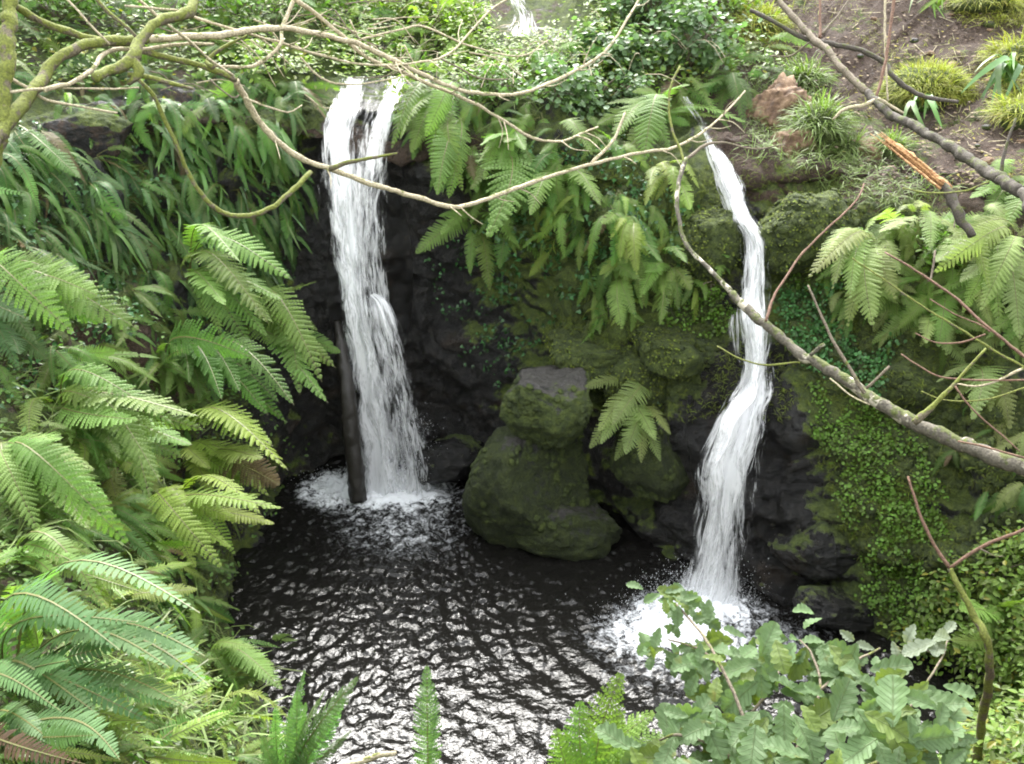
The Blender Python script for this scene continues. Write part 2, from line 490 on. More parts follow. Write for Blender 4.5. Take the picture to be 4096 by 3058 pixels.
def hitc(x, y):
    h = hit(x, y)
    for k in range(1, 12):
        if h is not None: return h
        h = hit(x, y + 6 * k)
    return h

# ------------------------------------------------------------------ pool
def m_pool():
    m, nt, nd, L = new_mat('peaty_pool_water')
    p = nd['Principled BSDF']
    pos = geopos(nt)
    p.inputs['IOR'].default_value = 1.33
    n1 = noise_n(nt, pos, 13.0, 3, 0.5, 0.6)
    n2 = noise_n(nt, pos, 42.0, 3, 0.5, 0.4)
    foam = attr(nt, 'foam')
    nf = noise_n(nt, pos, 9.0, 5, 0.62, 1.2)
    nf2 = noise_n(nt, pos, 34.0, 4, 0.6, 0.8)
    nz = math_(nt, 'ADD', math_(nt, 'MULTIPLY', math_(nt, 'SUBTRACT', nf, 0.5), 3.2), math_(nt, 'MULTIPLY', math_(nt, 'SUBTRACT', nf2, 0.5), 2.0))
    f = math_(nt, 'ADD', foam, math_(nt, 'MULTIPLY', nz, math_(nt, 'MINIMUM', foam, 0.8)))
    ff = mapr(nt, f, 0.36, 1.25, 0, 1, True)
    L.new(mixc(nt, ff, (0.009, 0.0085, 0.0075), (0.8, 0.82, 0.84)), p.inputs['Base Color'])
    L.new(mapr(nt, ff, 0, 1, 0.03, 0.7), p.inputs['Roughness'])
    L.new(bump(nt, n2, 0.006, 0.7, bump(nt, n1, 0.010, 0.6)), p.inputs['Normal'])
    return m
M_pool = m_pool()
gx, gy = np.meshgrid(np.linspace(-2.9, 3.6, 480), np.linspace(3.0, 9.0, 440))
PZ = np.zeros(gx.size); FO = np.zeros(gx.size)
I1, I2 = Vector((-1.22, 7.88, 0)), Vector((1.47, 6.02, 0))
for i, (x, y) in enumerate(zip(gx.ravel(), gy.ravel())):
    v = Vector((x, y, 0))
    sw = noise.noise_vector(Vector((x * 1.3, y * 1.3, 3)))
    wv = Vector((x * 13.5, y * 11.5, 1.7)) + sw * 1.5
    am = 0.75 + 0.5 * noise.noise(Vector((x * 0.9, y * 0.9, 21)))
    am *= 1 + 1.6 * math.exp(-((v - I1).length / 1.5) ** 2) + 1.3 * math.exp(-((v - I2).length / 1.2) ** 2)
    h = am * (0.0135 * noise.noise(wv) + 0.0085 * noise.noise(wv * 1.8 + Vector((3, 1, 0))) + 0.004 * noise.noise(wv * 3.4)) + 0.008 * noise.noise(Vector((x * 2.6, y * 3.2, 8)))
    d1, d2 = (v - I1).length, (v - I2).length
    h += 0.012 * math.sin(d1 * 26 + 2 * noise.noise(v * 2)) * math.exp(-d1 * 0.7) + 0.014 * math.sin(d2 * 28 + 2 * noise.noise(v * 2)) * math.exp(-d2 * 0.7)
    ch = math.exp(-(d1 / 0.45) ** 2) + math.exp(-(d2 / 0.42) ** 2)
    h += ch * (0.05 * fbm(v * 8, 3) + 0.03)
    PZ[i] = h
    FO[i] = 1.6 * math.exp(-(((x + 1.15) / 0.44) ** 2 + ((y - 7.85) / 0.30) ** 2)) + 0.85 * math.exp(-(((x + 1.78) / 0.28) ** 2 + ((y - 7.9) / 0.32) ** 2)) \
          + 0.56 * math.exp(-(((x + 0.95) / 0.9) ** 2 + ((y - 7.1) / 0.8) ** 2)) + 0.6 * math.exp(-(((x + 1.35) / 0.6) ** 2 + ((y - 7.65) / 0.22) ** 2)) \
          + 1.35 * math.exp(-(((x - 1.42) / 0.33) ** 2 + ((y - 5.92) / 0.20) ** 2)) + 0.95 * math.exp(-(((x - 1.12) / 0.36) ** 2 + ((y - 5.62) / 0.24) ** 2)) \
          + 0.62 * math.exp(-(((x - 1.5) / 1.25) ** 2 + ((y - 5.4) / 0.7) ** 2))
pi_ = np.arange(gx.size).reshape(gx.shape)
pq = np.stack([pi_[:-1, :-1], pi_[:-1, 1:], pi_[1:, 1:], pi_[1:, :-1]], -1).reshape(-1, 4)
pool = link('pool_water', mesh_np('pool_water', np.stack([gx.ravel(), gy.ravel(), PZ], 1), pq, M_pool, True, attrs={'foam': FO}))
tag(pool, 'dark peaty plunge pool rippled with white glints and foam', kind='structure')

# ------------------------------------------------------------------ waterfalls
def m_fall():
    m, nt, nd, L = new_mat('falling_white_water')
    nd.remove(nd['Principled BSDF'])
    uv = nd.new('ShaderNodeUVMap').outputs[0]
    def nz(sx, sy, det, dist):
        mp = nd.new('ShaderNodeMapping'); mp.inputs['Scale'].default_value = (sx, sy, 1); L.new(uv, mp.inputs[0])
        return noise_n(nt, mp.outputs[0], 1.0, det, 0.62, dist)
    n1, n2, n3 = nz(22, 3.6, 5, 0.7), nz(6, 2.2, 4, 1.0), nz(60, 7.0, 3, 0.4)
    dens = attr(nt, 'dens')
    f = math_(nt, 'ADD', dens, math_(nt, 'MULTIPLY', math_(nt, 'SUBTRACT', n1, 0.5), 1.9))
    f = math_(nt, 'ADD', f, math_(nt, 'MULTIPLY', math_(nt, 'SUBTRACT', n2, 0.5), 2.3))
    f = math_(nt, 'ADD', f, math_(nt, 'MULTIPLY', math_(nt, 'SUBTRACT', n3, 0.5), 1.0))
    al = mapr(nt, f, 0.18, 1.05, 0, 0.96, True)
    di = nd.new('ShaderNodeBsdfDiffuse'); di.inputs[0].default_value = (0.93, 0.94, 0.95, 1)
    tl = nd.new('ShaderNodeBsdfTranslucent'); tl.inputs[0].default_value = (0.93, 0.94, 0.95, 1)
    gl = nd.new('ShaderNodeBsdfGlossy'); gl.inputs[1].default_value = 0.25; gl.inputs[0].default_value = (1, 1, 1, 1)
    a = nd.new('ShaderNodeMixShader'); a.inputs[0].default_value = 0.45; L.new(di.outputs[0], a.inputs[1]); L.new(tl.outputs[0], a.inputs[2])
    b = nd.new('ShaderNodeMixShader'); b.inputs[0].default_value = 0.08; L.new(a.outputs[0], b.inputs[1]); L.new(gl.outputs[0], b.inputs[2])
    bn = bump(nt, n1, 0.02, 0.6)
    for s in (di, tl, gl): L.new(bn, s.inputs['Normal'])
    t = nd.new('ShaderNodeBsdfTransparent')
    c = nd.new('ShaderNodeMixShader'); L.new(al, c.inputs[0]); L.new(t.outputs[0], c.inputs[1]); L.new(b.outputs[0], c.inputs[2])
    L.new(c.outputs[0], nd['Material Output'].inputs['Surface'])
    return m
M_fall = m_fall()

def fall_sheet(rows, nu, nv, seed, off, bulge, densf, widen=1.0, jag=0.02):
    rr = np.array(rows, float)
    q = np.linspace(0, len(rr) - 1, nv)
    R_ = catmull(rr, q)
    V, UV, D = [], [], []
    vlen = 0.0; last = None
    for j in range(nv):
        y, xl, xr, Y = R_[j]
        c, hw = (xl + xr) / 2, (xr - xl) / 2 * widen
        C = aty(c, y, Y)
        if last is not None: vlen += (C - last).length
        last = C
        for i in range(nu):
            u = -1 + 2 * i / (nu - 1)
            P = aty(c + u * hw, y, Y)
            rid = noise.noise(Vector((u * 3.3 + seed, vlen * 0.5, seed))) * 0.07 + noise.noise(Vector((u * 9 + seed, vlen * 0.9, seed))) * 0.03
            P = P + Vector((noise.noise(Vector((u * 4, vlen * 4, seed + 9))) * jag, -(off + bulge * (1 - u * u) + rid), 0))
            V.append(P); UV.append((u * 0.5 + seed * 3.1, vlen + seed * 1.7)); D.append(densf(u, j / (nv - 1), y))
    g = np.arange(nu * nv).reshape(nv, nu)
    Q = np.stack([g[:-1, :-1], g[:-1, 1:], g[1:, 1:], g[1:, :-1]], -1).reshape(-1, 4)
    return mesh_np('water_sheet', V, Q, M_fall, True, attrs={'dens': D}, uv=UV)

def spray_mesh(name, centers, n, seed, rmin, rmax):
    r = np.random.default_rng(seed)
    V, F = [], []
    tet = np.array([(1, 1, 1), (1, -1, -1), (-1, 1, -1), (-1, -1, 1)], float) * 0.6
    octv = np.array([(1,0,0),(-1,0,0),(0,1,0),(0,-1,0),(0,0,1),(0,0,-1)], float)
    octf = np.array([(0,2,4),(2,1,4),(1,3,4),(3,0,4),(2,0,5),(1,2,5),(3,1,5),(0,3,5)])
    pos, sc = [], []
    for (c, sx, sy, sz, wgt) in centers:
        k = int(n * wgt)
        p = np.stack([r.normal(c[0], sx, k), r.normal(c[1], sy, k), c[2] + np.abs(r.normal(0, sz, k))], 1)
        pos.append(p)
    pos = np.concatenate(pos)
    s = r.uniform(rmin, rmax, len(pos)) * r.uniform(0.5, 1, len(pos))
    m3 = np.zeros((len(pos), 3, 3)); m3[:, 0, 0] = s; m3[:, 1, 1] = s; m3[:, 2, 2] = s * r.uniform(1, 4, len(pos))
    V, F, _ = scatter(octv, octf, pos, m3)
    return mesh_np(name, V, F, M_drop)

mdr, ntd, ndd, Ld = new_mat('white_water_drops')
ndd['Principled BSDF'].inputs['Base Color'].default_value = (0.85, 0.87, 0.9, 1)
ndd['Principled BSDF'].inputs['Roughness'].default_value = 0.35
M_drop = mdr

def sm(a, b, x):
    t = min(1, max(0, (x - a) / (b - a))); return t * t * (3 - 2 * t)

wf = empty('waterfall', aty(366, 484, 7.92), 'tall white waterfall plunging past the dark upright log into the pool', 'waterfall')
def d_main(u, v, y):
    g = lambda c, w: math.exp(-((u - c) / w) ** 2)
    up = 1 - sm(125, 175, y)
    two = 0.95 * g(-0.42, 0.34) + 0.85 * g(0.62, 0.22) - 0.10
    one = 0.95 * g(-0.28, 0.36) + 0.42 * g(0.45, 0.5) + 0.02
    d = two * up + one * (1 - up)
    d += 0.35 * sm(430, 484, y) + 0.40 * sm(300, 400, y) * math.exp(-((u + 0.35) / 0.3) ** 2) - 0.10 * sm(320, 360, y) - 0.25 * (1 - sm(82, 100, y))
    return d + 0.14 - 0.40 * sm(0.8, 1.0, abs(u))
link('water_sheet', fall_sheet(MAIN_ROWS, 44, 150, 1.0, 0.00, 0.10, lambda u, v, y: d_main(u, v, y), 1.10), wf)
link('water_sheet', fall_sheet(MAIN_ROWS, 44, 150, 2.3, 0.06, 0.12, lambda u, v, y: d_main(u, v, y) - 0.16, 1.0), wf)
link('water_sheet', fall_sheet(MAIN_ROWS, 44, 150, 3.7, 0.11, 0.13, lambda u, v, y: d_main(u, v, y) - 0.42, 1.22, 0.05), wf)
FAN = [(292, 362, 376, 7.90), (300, 360, 388, 7.78), (318, 360, 396, 7.72), (350, 364, 406, 7.68), (390, 370, 416, 7.66), (430, 376, 424, 7.66), (470, 382, 430, 7.68), (488, 384, 432, 7.70)]
link('water_fan', fall_sheet(FAN, 26, 80, 5.1, 0.0, 0.08, lambda u, v, y: 0.05 + 0.5 * math.exp(-((u - 0.45) / 0.4) ** 2) + 0.40 * math.exp(-((y - 306) / 14) ** 2) - 0.12 * sm(330, 380, y) + 0.35 * sm(440, 485, y) - 0.3 * sm(0.8, 1.0, abs(u))), wf)
sp = link('spray', spray_mesh('spray', [((-1.2, 7.85, 0.02), .22, .13, .10, .5), ((-1.7, 7.85, 0.02), .16, .12, .04, .15), ((-0.95, 7.8, 0.05), .13, .1, .35, .35)], 5200, 3, 0.0012, 0.0032), wf)
sp['kind'] = 'stuff'

wr = empty('waterfall', aty(708, 592, 6.10), 'narrow white waterfall sliding down the dark rock behind the lichened branch', 'waterfall')
def d_right(u, v, y):
    d = 0.20 + 0.85 * (1 - abs(u) ** 1.6) - 0.75 * (1 - sm(128, 158, y)) + 0.10 * sm(300, 420, y) - 0.3 * sm(0.8, 1.0, abs(u))
    d += 0.30 * sm(330, 390, y) * (1 - sm(455, 480, y)) * (1 - u * u)
    d -= 0.26 * sm(465, 540, y)
    d += 0.4 * sm(560, 592, y)
    return d
link('water_sheet', fall_sheet(RIGHT_ROWS, 36, 190, 6.3, 0.0, 0.07, d_right, 1.1), wr)
link('water_sheet', fall_sheet(RIGHT_ROWS, 36, 190, 7.9, 0.05, 0.09, lambda u, v, y: d_right(u, v, y) - 0.1, 0.92), wr)
link('water_sheet', fall_sheet(RIGHT_ROWS, 36, 190, 9.2, 0.10, 0.10, lambda u, v, y: d_right(u, v, y) - 0.45, 1.3, 0.06), wr)
TRK = [(306, 731, 738, 6.86), (325, 728, 740, 6.80), (345, 729, 741, 6.76), (375, 733, 742, 6.7)]
link('water_trickle', fall_sheet(TRK, 12, 40, 11.0, 0.02, 0.03, lambda u, v, y: 0.1 + 0.4 * (1 - u * u) - 0.9 * sm(0.6, 1.0, v) - 0.4 * (1 - sm(0, 0.2, v))), wr)
sp = link('spray', spray_mesh('spray', [((1.45, 5.98, 0.02), .22, .10, .12, .5), ((1.15, 5.75, 0.02), .22, .12, .04, .3)], 5200, 4, 0.0012, 0.0030), wr)
sp['kind'] = 'stuff'

def on_ground(rows, off=0.22):
    return [(y, a, b, hitc((a + b) / 2, max(y, -20))[0].y - off) for (y, a, b) in rows]
UPR = on_ground([(-8, 506, 522), (4, 510, 528), (16, 514, 535), (30, 507, 538), (36, 506, 538)])
wu = empty('waterfall', aty(525, 34, UPR[-1][3]), 'small far white cascade glimpsed between shrubs at the top', 'waterfall')
link('water_sheet', fall_sheet(UPR, 20, 40, 12.0, 0.0, 0.1, lambda u, v, y: 0.10 + 0.5 * (1 - u * u)), wu)
UPL = on_ground([(27, 530, 548), (32, 534, 576), (40, 532, 574)])
link('water_ledge', fall_sheet(UPL, 30, 20, 13.0, 0.0, 0.1, lambda u, v, y: 0.10 + 0.4 * (1 - u * u)), wu)
# ------------------------------------------------------------------ rocks
def rock_mesh(seed, rx, ry, rz, mat, sub=5, rough=0.11, facets=9, flat_top=False):
    bm = bmesh.new()
    bmesh.ops.create_icosphere(bm, subdivisions=sub, radius=1.0)
    r = random.Random(seed)
    planes = []
    for k in range(facets):
        n = Vector((r.gauss(0, 1), r.gauss(0, 1), r.gauss(0, 1))).normalized()
        planes.append((n, r.uniform(0.64, 0.90)))
    if flat_top: planes.append((Vector((0.1, -0.15, 1)).normalized(), 0.62))
    so = Vector((seed * 1.37, seed * 0.71, seed * 2.1))
    for v in bm.verts:
        p = v.co.copy()
        for n, d in planes:
            e = p.dot(n) - d
            if e > 0: p -= n * e * 0.96
        dd, pp = noise.voronoi(p * 2.3 + so + noise.noise_vector(p * 2) * 0.3)
        p *= 1.12 + rough * fbm(p * 1.6 + so, 3) + rough * 0.45 * fbm(p * 5 + so, 3) + rough * 0.30 * fbm(p * 13 + so, 2) - rough * 0.25 * max(0, 1 - (dd[1] - dd[0]) * 6)
        v.co = Vector((p.x * rx, p.y * ry, p.z * rz))
    me = bpy.data.meshes.new('rock')
    bm.to_mesh(me); bm.free()
    for f in me.polygons: f.use_smooth = True
    me.materials.append(mat)
    return me

M_terrainrock = mat_terrain('brown_cliff_stone', False, 0.45, 0.42, 0.2)
FUZZ = []
def rock(name, x, y, Y, rx, ry, rz, mat, label, seed, rot=(0, 0, 0), cat='rock', group=None, **kw):
    o = link(name, rock_mesh(seed, rx, ry, rz, mat, **kw))
    if Y: o.location = aty(x, y, Y)
    else:
        P, n, _t = hitc(x, y)
        o.location = P - (n * 0.6 + ZUP * 0.4) * min(rx, ry, rz) * 0.15
    o.rotation_euler = rot
    tag(o, label, cat, group)
    if mat in (M_boulder, M_boulderdark, M_mossrock): FUZZ.append(o)
    return o

m_, nt_, nd_, L_ = new_mat('orange_brown_bare_stone')
n_a = noise_n(nt_, geopos(nt_), 9.0, 6, 0.6); n_b = noise_n(nt_, geopos(nt_), 60.0, 4, 0.6)
L_.new(ramp(nt_, n_a, [(0.3, (0.05, 0.032, 0.022)), (0.48, (0.14, 0.085, 0.050)), (0.62, (0.27, 0.18, 0.11)), (0.75, (0.15, 0.13, 0.10))]), nd_['Principled BSDF'].inputs['Base Color'])
nd_['Principled BSDF'].inputs['Roughness'].default_value = 0.85
L_.new(bump(nt_, n_b, 0.01, 0.9, bump(nt_, n_a, 0.05, 0.8)), nd_['Principled BSDF'].inputs['Normal'])
M_orange = m_

rock('boulder', 546, 402, 6.92, 0.37, 0.33, 0.33, M_boulder, 'upper mossy boulder with pale flat top perched on a larger one', 11, (0.15, -0.1, 0.3), 'boulder', flat_top=True)
rock('boulder', 530, 498, 7.02, 0.52, 0.46, 0.64, M_boulderdark, 'large dark mossy boulder standing in the pool under the perched one', 23, (0, 0.1, 0.8), 'boulder', sub=5)
rock('boulder', 560, 522, 6.88, 0.46, 0.32, 0.26, M_boulderdark, 'low dark rock foot at the waterline below the stacked boulders', 31, (0, 0.12, -0.2), 'boulder')
rock('boulder', 450, 462, 7.85, 0.36, 0.28, 0.22, M_darkrock, 'wet black rock at the pool edge between tall waterfall and boulders', 41, (0, 0, 0.4), 'boulder')
rock('ledge_rock', 592, 354, 7.42, 0.44, 0.34, 0.19, M_mossrock, 'grey topped mossy ledge behind the perched boulder', 43, (0, 0.1, 0.1), 'rock', flat_top=True)
rock('ledge_rock', 668, 350, 7.12, 0.29, 0.3, 0.20, M_mossrock, 'yellow mossed block jutting out beside the narrow waterfall', 47, (0, 0, 0.5), 'rock', flat_top=True)
rock('ledge_rock', 640, 385, 7.2, 0.26, 0.26, 0.3, M_mossrock, 'upright mossy block above the small fern by the boulders', 53, (0.1, 0, 0.2), 'rock')
rock('ledge_rock', 655, 462, 6.95, 0.32, 0.35, 0.38, M_boulderdark, 'dark mossy overhang rock beside the foot of the narrow waterfall', 59, (0, 0, 0.9), 'rock')
rock('ledge_rock', 710, 244, 7.42, 0.27, 0.24, 0.32, M_mossrock, 'dark half mossed rock beside the upper narrow waterfall', 61, (0, 0.2, 0.3), 'rock')
rock('ledge_rock', 806, 236, 7.24, 0.36, 0.3, 0.34, M_mossrock, 'domed mossy rock on the path side of the narrow waterfall', 67, (0, 0.1, 0.6), 'rock')
rock('wet_rock', 822, 545, 6.12, 0.42, 0.30, 0.24, M_darkrock, 'broad wet black slab just above the pool, past the narrow waterfall', 83, (0, 0.35, 0.0), 'rock')
rock('wet_rock', 838, 606, 5.75, 0.36, 0.22, 0.14, M_darkrock, 'low shining wet rock at the waterline beside the mossy face', 89, (0, 0.3, 0.3), 'rock', flat_top=True)
rock('bare_rock', 777, 114, 0, 0.25, 0.24, 0.34, M_orange, 'orange brown bare rock exposed beside the path', 101, (0.2, 0.3, 0.2), 'rock', rough=0.24)
rock('bare_rock', 792, 142, 0, 0.19, 0.2, 0.18, M_orange, 'smaller rusty bare stone just below the exposed orange rock', 103, (0, 0, 0.9), 'rock')
rock('bare_rock', 862, 150, 0, 0.2, 0.2, 0.12, M_orange, 'reddish earth stone under the splintered log end', 107, (0, 0, 0.4), 'rock')
rock('bare_rock', 86, 136, 0, 0.36, 0.2, 0.2, M_terrainrock, 'brown bare rock face showing through the hanging ferns', 109, (0, 0, 0.2), 'rock')

# ------------------------------------------------------------------ branches and logs
def tube_mesh(name, pts, radii, mat, seg=8, jitter=0.0, step=0.03, cap=True):
    P = np.array([tuple(p) for p in pts], float); Rr = np.array(radii, float)
    if len(P) == 2:
        P = np.array([P[0], (P[0] + P[1]) / 2, P[1]]); Rr = np.array([Rr[0], (Rr[0] + Rr[1]) / 2, Rr[1]])
    ln = np.linalg.norm(np.diff(P, axis=0), axis=1).sum()
    n = int(max(6, min(160, ln / step)))
    q = np.linspace(0, len(P) - 1, n)
    C = catmull(P, q); Rr = np.interp(q, np.arange(len(Rr)), Rr)
    if jitter > 0:
        C = C + np.array([tuple(noise.noise_vector(Vector(c) * 9.0) * 0.45 + noise.noise_vector(Vector(c) * 28.0) * 0.35) for c in C]) * (Rr[:, None] * 0.9 + 0.002)
        Rr = Rr * np.array([1 + 0.22 * noise.noise(Vector(c) * 17.0) for c in C])
    T = unit(np.gradient(C, axis=0))
    ref = np.array([0.13, 0.2, 1.0]); 
    X = unit(np.cross(T, np.where(np.abs(T @ unit(ref))[:, None] > 0.95, np.array([1.0, 0, 0]), ref)))
    for i in range(1, n):
        x = X[i - 1] - T[i] * (X[i - 1] @ T[i]); X[i] = x / max(1e-9, np.linalg.norm(x))
    Yv = np.cross(T, X)
    V = []
    for i in range(n):
        for k in range(seg):
            a = 2 * math.pi * k / seg
            r = Rr[i]
            d = X[i] * math.cos(a) + Yv[i] * math.sin(a)
            if jitter:
                pp = Vector(C[i] + d * r)
                r *= 1 + jitter * (noise.noise(pp * 22) + 0.6 * noise.noise(pp * 60)) + (jitter * 1.5 * noise.noise(Vector((pp.x * 30, pp.y * 30, pp.z * 4))) if jitter < 0 else 0)
            V.append(C[i] + d * r)
    g = np.arange(n * seg).reshape(n, seg)
    Q = np.stack([g[:-1], np.roll(g[:-1], -1, 1), np.roll(g[1:], -1, 1), g[1:]], -1).reshape(-1, 4)
    V.append(C[0]); V.append(C[-1])
    c0 = np.stack([np.full(seg, n * seg), np.roll(g[0], -1), g[0]], 1)
    c1 = np.stack([np.full(seg, n * seg + 1), g[-1], np.roll(g[-1], -1)], 1)
    return mesh_np(name, np.array(V), [Q, np.vstack([c0, c1])], mat)

def branch(name, pp, t, r, mat, parent, jitter=0.12, label=None, ends=()):
    """pp: photo positions along the branch, t: (near, far) depth at its two ends or a list, r: radii in photo pixels at both ends or a list"""
    n = len(pp)
    tt = np.interp(np.linspace(0, 1, n), np.linspace(0, 1, len(t)), t)
    rr = np.interp(np.linspace(0, 1, n), np.linspace(0, 1, len(r)), r)
    pts = [at(x, y, d) for (x, y), d in zip(pp, tt)]
    rad = [max(0.0020, 0.84 * a * d / FPX) for a, d in zip(rr, tt)]
    for e in ends: pts.append(Vector(e)); rad.append(rad[-1] * 1.12)     # runs on out of view into the bank
    o = link(name, tube_mesh(name, pts, rad, mat, 8 if max(rr) > 2.5 else 6, jitter), parent)
    if label: o['label'] = label
    return o

def twiglets(parent, pp, t, n, mat, seed, ln=(10, 34), side=(-1, 1)):
    """short bare side shoots along a branch"""
    r = random.Random(seed)
    m = len(pp)
    for k in range(n):
        u = r.uniform(0.15, 0.97) * (m - 1); i = min(m - 2, int(u)); f = u - i
        x = pp[i][0] * (1 - f) + pp[i + 1][0] * f; y = pp[i][1] * (1 - f) + pp[i + 1][1] * f
        d = np.interp(u / (m - 1), np.linspace(0, 1, len(t)), t)
        ang = math.atan2(pp[i + 1][1] - pp[i][1], pp[i + 1][0] - pp[i][0]) + r.choice(side) * r.uniform(0.35, 0.9)
        L = r.uniform(*ln); dd = r.uniform(-0.25, 0.2)
        b = r.uniform(-0.35, 0.35)
        pts = [(x, y), (x + L * 0.5 * math.cos(ang), y + L * 0.5 * math.sin(ang)), (x + L * math.cos(ang + b), y + L * math.sin(ang + b))]
        branch('twig', pts, (d, d + dd), (0.9, 0.3), mat, parent, 0.05)

tree = empty('overhanging_tree', Vector((-2.35, 3.3, 2.1)), 'mossy leafless tree whose tangled branches overhang the tall waterfall', 'tree')
branch('trunk', [(24, -190), (16, -80), (9, 0), (7, 50), (2, 110), (-14, 200), (-40, 330), (-60, 520), (-75, 720)], (3.6, 3.6, 3.55, 3.5, 3.5, 3.45, 3.4, 3.3), (8, 8, 9, 9, 10, 13, 18), M_mossbark, tree, 0.2)
L1 = [(-10, 145), (0, 133), (16, 111), (32, 92), (43, 76), (63, 55), (89, 44), (127, 41), (147, 40), (221, 34), (269, 28), (300, 30), (342, 40), (371, 49), (419, 73), (461, 90), (503, 95), (537, 88), (571, 73), (605, 51), (630, 15), (645, -12)]
t1 = (3.4, 4.2, 5.2, 6.0)
branch('limb', L1[:9], (3.4, 4.0), (9, 7, 5), M_mossbark, tree, 0.2, 'thick mossy limb')
lim = branch('limb', L1[8:], (4.0, 5.0, 6.0), (4.2, 3.4, 2.6, 2.0, 1.2), M_pale, tree, 0.08, 'long pale sagging bough')
twiglets(lim, L1[8:], (4.0, 5.0, 6.0), 12, M_pale, 1)
branch('limb', [(199, -20), (195, 0), (188, 13), (171, 17), (152, 25), (138, 43), (131, 59), (111, 71), (95, 79)], (3.9, 3.5), (5, 6.5, 6.5, 7.5, 5), M_mossbark, tree, 0.3, 'stubby drooping limb thick with moss')
branch('branch', [(131, 59), (140, 72), (128, 84)], (3.6, 3.6), (7, 6, 3), M_mossbark, tree, 0.3)
L3 = [(10, 2), (16, 8), (40, 21), (68, 32), (95, 40), (127, 47), (158, 55), (182, 61), (210, 68), (236, 81), (244, 96), (256, 117), (277, 141), (300, 158), (330, 169), (368, 183), (402, 193), (446, 206), (469, 205), (503, 193), (546, 178), (591, 164), (639, 153), (675, 147), (704, 131), (726, 112), (745, 91)]
branch('limb', L3[:10], (3.6, 4.3), (4.5, 4.5, 4, 3.6), M_mossbark, tree, 0.18)
lim = branch('limb', L3[9:], (4.3, 4.9, 5.6, 6.2), (4.0, 3.6, 3.0, 2.4, 1.8, 1.0), M_pale, tree, 0.10, 'long looping bough crossing in front of the tall waterfall')
twiglets(lim, L3[9:], (4.3, 4.9, 5.6, 6.2), 12, M_pale, 2)
branch('branch', [(330, 169), (347, 163), (371, 158), (397, 153)], (4.75, 4.7), (3.4, 2.6, 1.2), M_mossbark, tree, 0.2)
branch('branch', [(591, 164), (613, 141), (625, 112)], (5.7, 5.8), (2.0, 1.4), M_pale, tree, 0.08)
L4 = [(139, 79), (155, 98), (166, 123), (179, 150), (187, 171), (202, 195), (217, 209), (237, 216), (259, 214), (281, 201), (296, 187), (311, 172)]
branch('branch', L4, (3.8, 4.4), (2.6, 2.6, 3.0, 3.2), M_mossbark, tree, 0.25, 'hooked mossy branch hanging before the fern cliff')
L5 = [(43, 90), (76, 81), (95, 65), (103, 55), (119, 49), (146, 49), (182, 44), (214, 44)]
branch('branch', L5, (3.6, 4.2), (3.0, 2.6, 1.6), M_pale, tree)
L6 = [(-6, 66), (0, 70), (16, 82), (32, 90), (47, 100), (79, 106), (117, 113)]
branch('branch', L6, (3.5, 3.8), (2.4, 2.0, 1.3), M_pale, tree)
branch('branch', [(8, 92), (55, 88), (103, 89), (139, 88)], (3.5, 3.9), (1.8, 1.2), M_pale, tree)
branch('branch', [(128, 74), (150, 77), (174, 84), (193, 89)], (3.6, 3.7), (3.4, 2.6, 1.6), M_mossbark, tree, 0.2)
L9 = [(275, -14), (300, 3), (317, 15), (342, 36), (368, 58), (402, 71), (427, 83), (461, 97), (495, 115), (529, 136), (546, 141), (563, 141), (580, 134), (598, 127)]
lim = branch('limb', L9, (4.4, 5.9), (2.8, 2.4, 1.8, 1.0), M_pale, tree)
twiglets(lim, L9, (4.4, 5.9), 9, M_pale, 3)
branch('branch', [(132, -8), (139, 0), (166, 24), (190, 41), (209, 59), (234, 76)], (3.7, 4.2), (2.0, 1.4), M_pale, tree)
L11 = [(180, 12), (190, 16), (229, 28), (253, 35), (285, 44), (316, 54), (359, 64), (393, 65), (427, 61), (444, 56), (458, 46), (486, 14), (508, -2)]
lim = branch('branch', L11, (4.0, 5.4), (1.8, 1.7, 1.4, 1.1), M_pale, tree)
twiglets(lim, L11, (4.0, 5.4), 8, M_pale, 4)
branch('branch', [(298, -10), (294, 0), (285, 21), (281, 34), (280, 46), (256, 65), (236, 67), (215, 66)], (4.6, 4.3), (2.6, 2.2, 1.6), M_pale, tree)
branch('branch', [(213, 67), (207, 60), (226, 46), (247, 36)], (4.2, 4.3), (3.2, 2.2, 1.4), M_mossbark, tree, 0.2)
branch('branch', [(300, 57), (317, 75), (334, 83), (359, 84), (385, 80), (408, 75)], (4.6, 4.9), (1.3, 0.9), M_pale, tree, 0.05)
branch('branch', [(441, 58), (461, 69), (483, 79), (508, 79)], (5.3, 5.4), (1.3, 0.9), M_bark, tree, 0.05)
branch('branch', [(244, 98), (266, 106), (288, 112), (302, 105)], (4.35, 4.5), (1.4, 0.9), M_pale, tree, 0.05)
branch('branch', [(210, 79), (222, 90), (234, 98), (239, 95)], (4.25, 4.3), (1.4, 0.9), M_bark, tree, 0.05)
branch('branch', [(346, 43), (400, 30), (425, 27), (470, 46), (520, 56), (548, 40)], (5.1, 5.6), (1.4, 0.9), M_pale, tree, 0.05)
branch('branch', [(60, -8), (90, 24), (110, 45)], (3.6, 3.7), (1.6, 1.1), M_pale, tree, 0.05)
branch('branch', [(92, -6), (110, 14), (130, 30), (140, 42)], (3.7, 3.8), (2.6, 2.0), M_mossbark, tree, 0.1)
branch('branch', [(125, 6), (150, 8), (178, 10)], (3.7, 3.8), (1.6, 1.1), M_pale, tree, 0.05)
rt = random.Random(55)
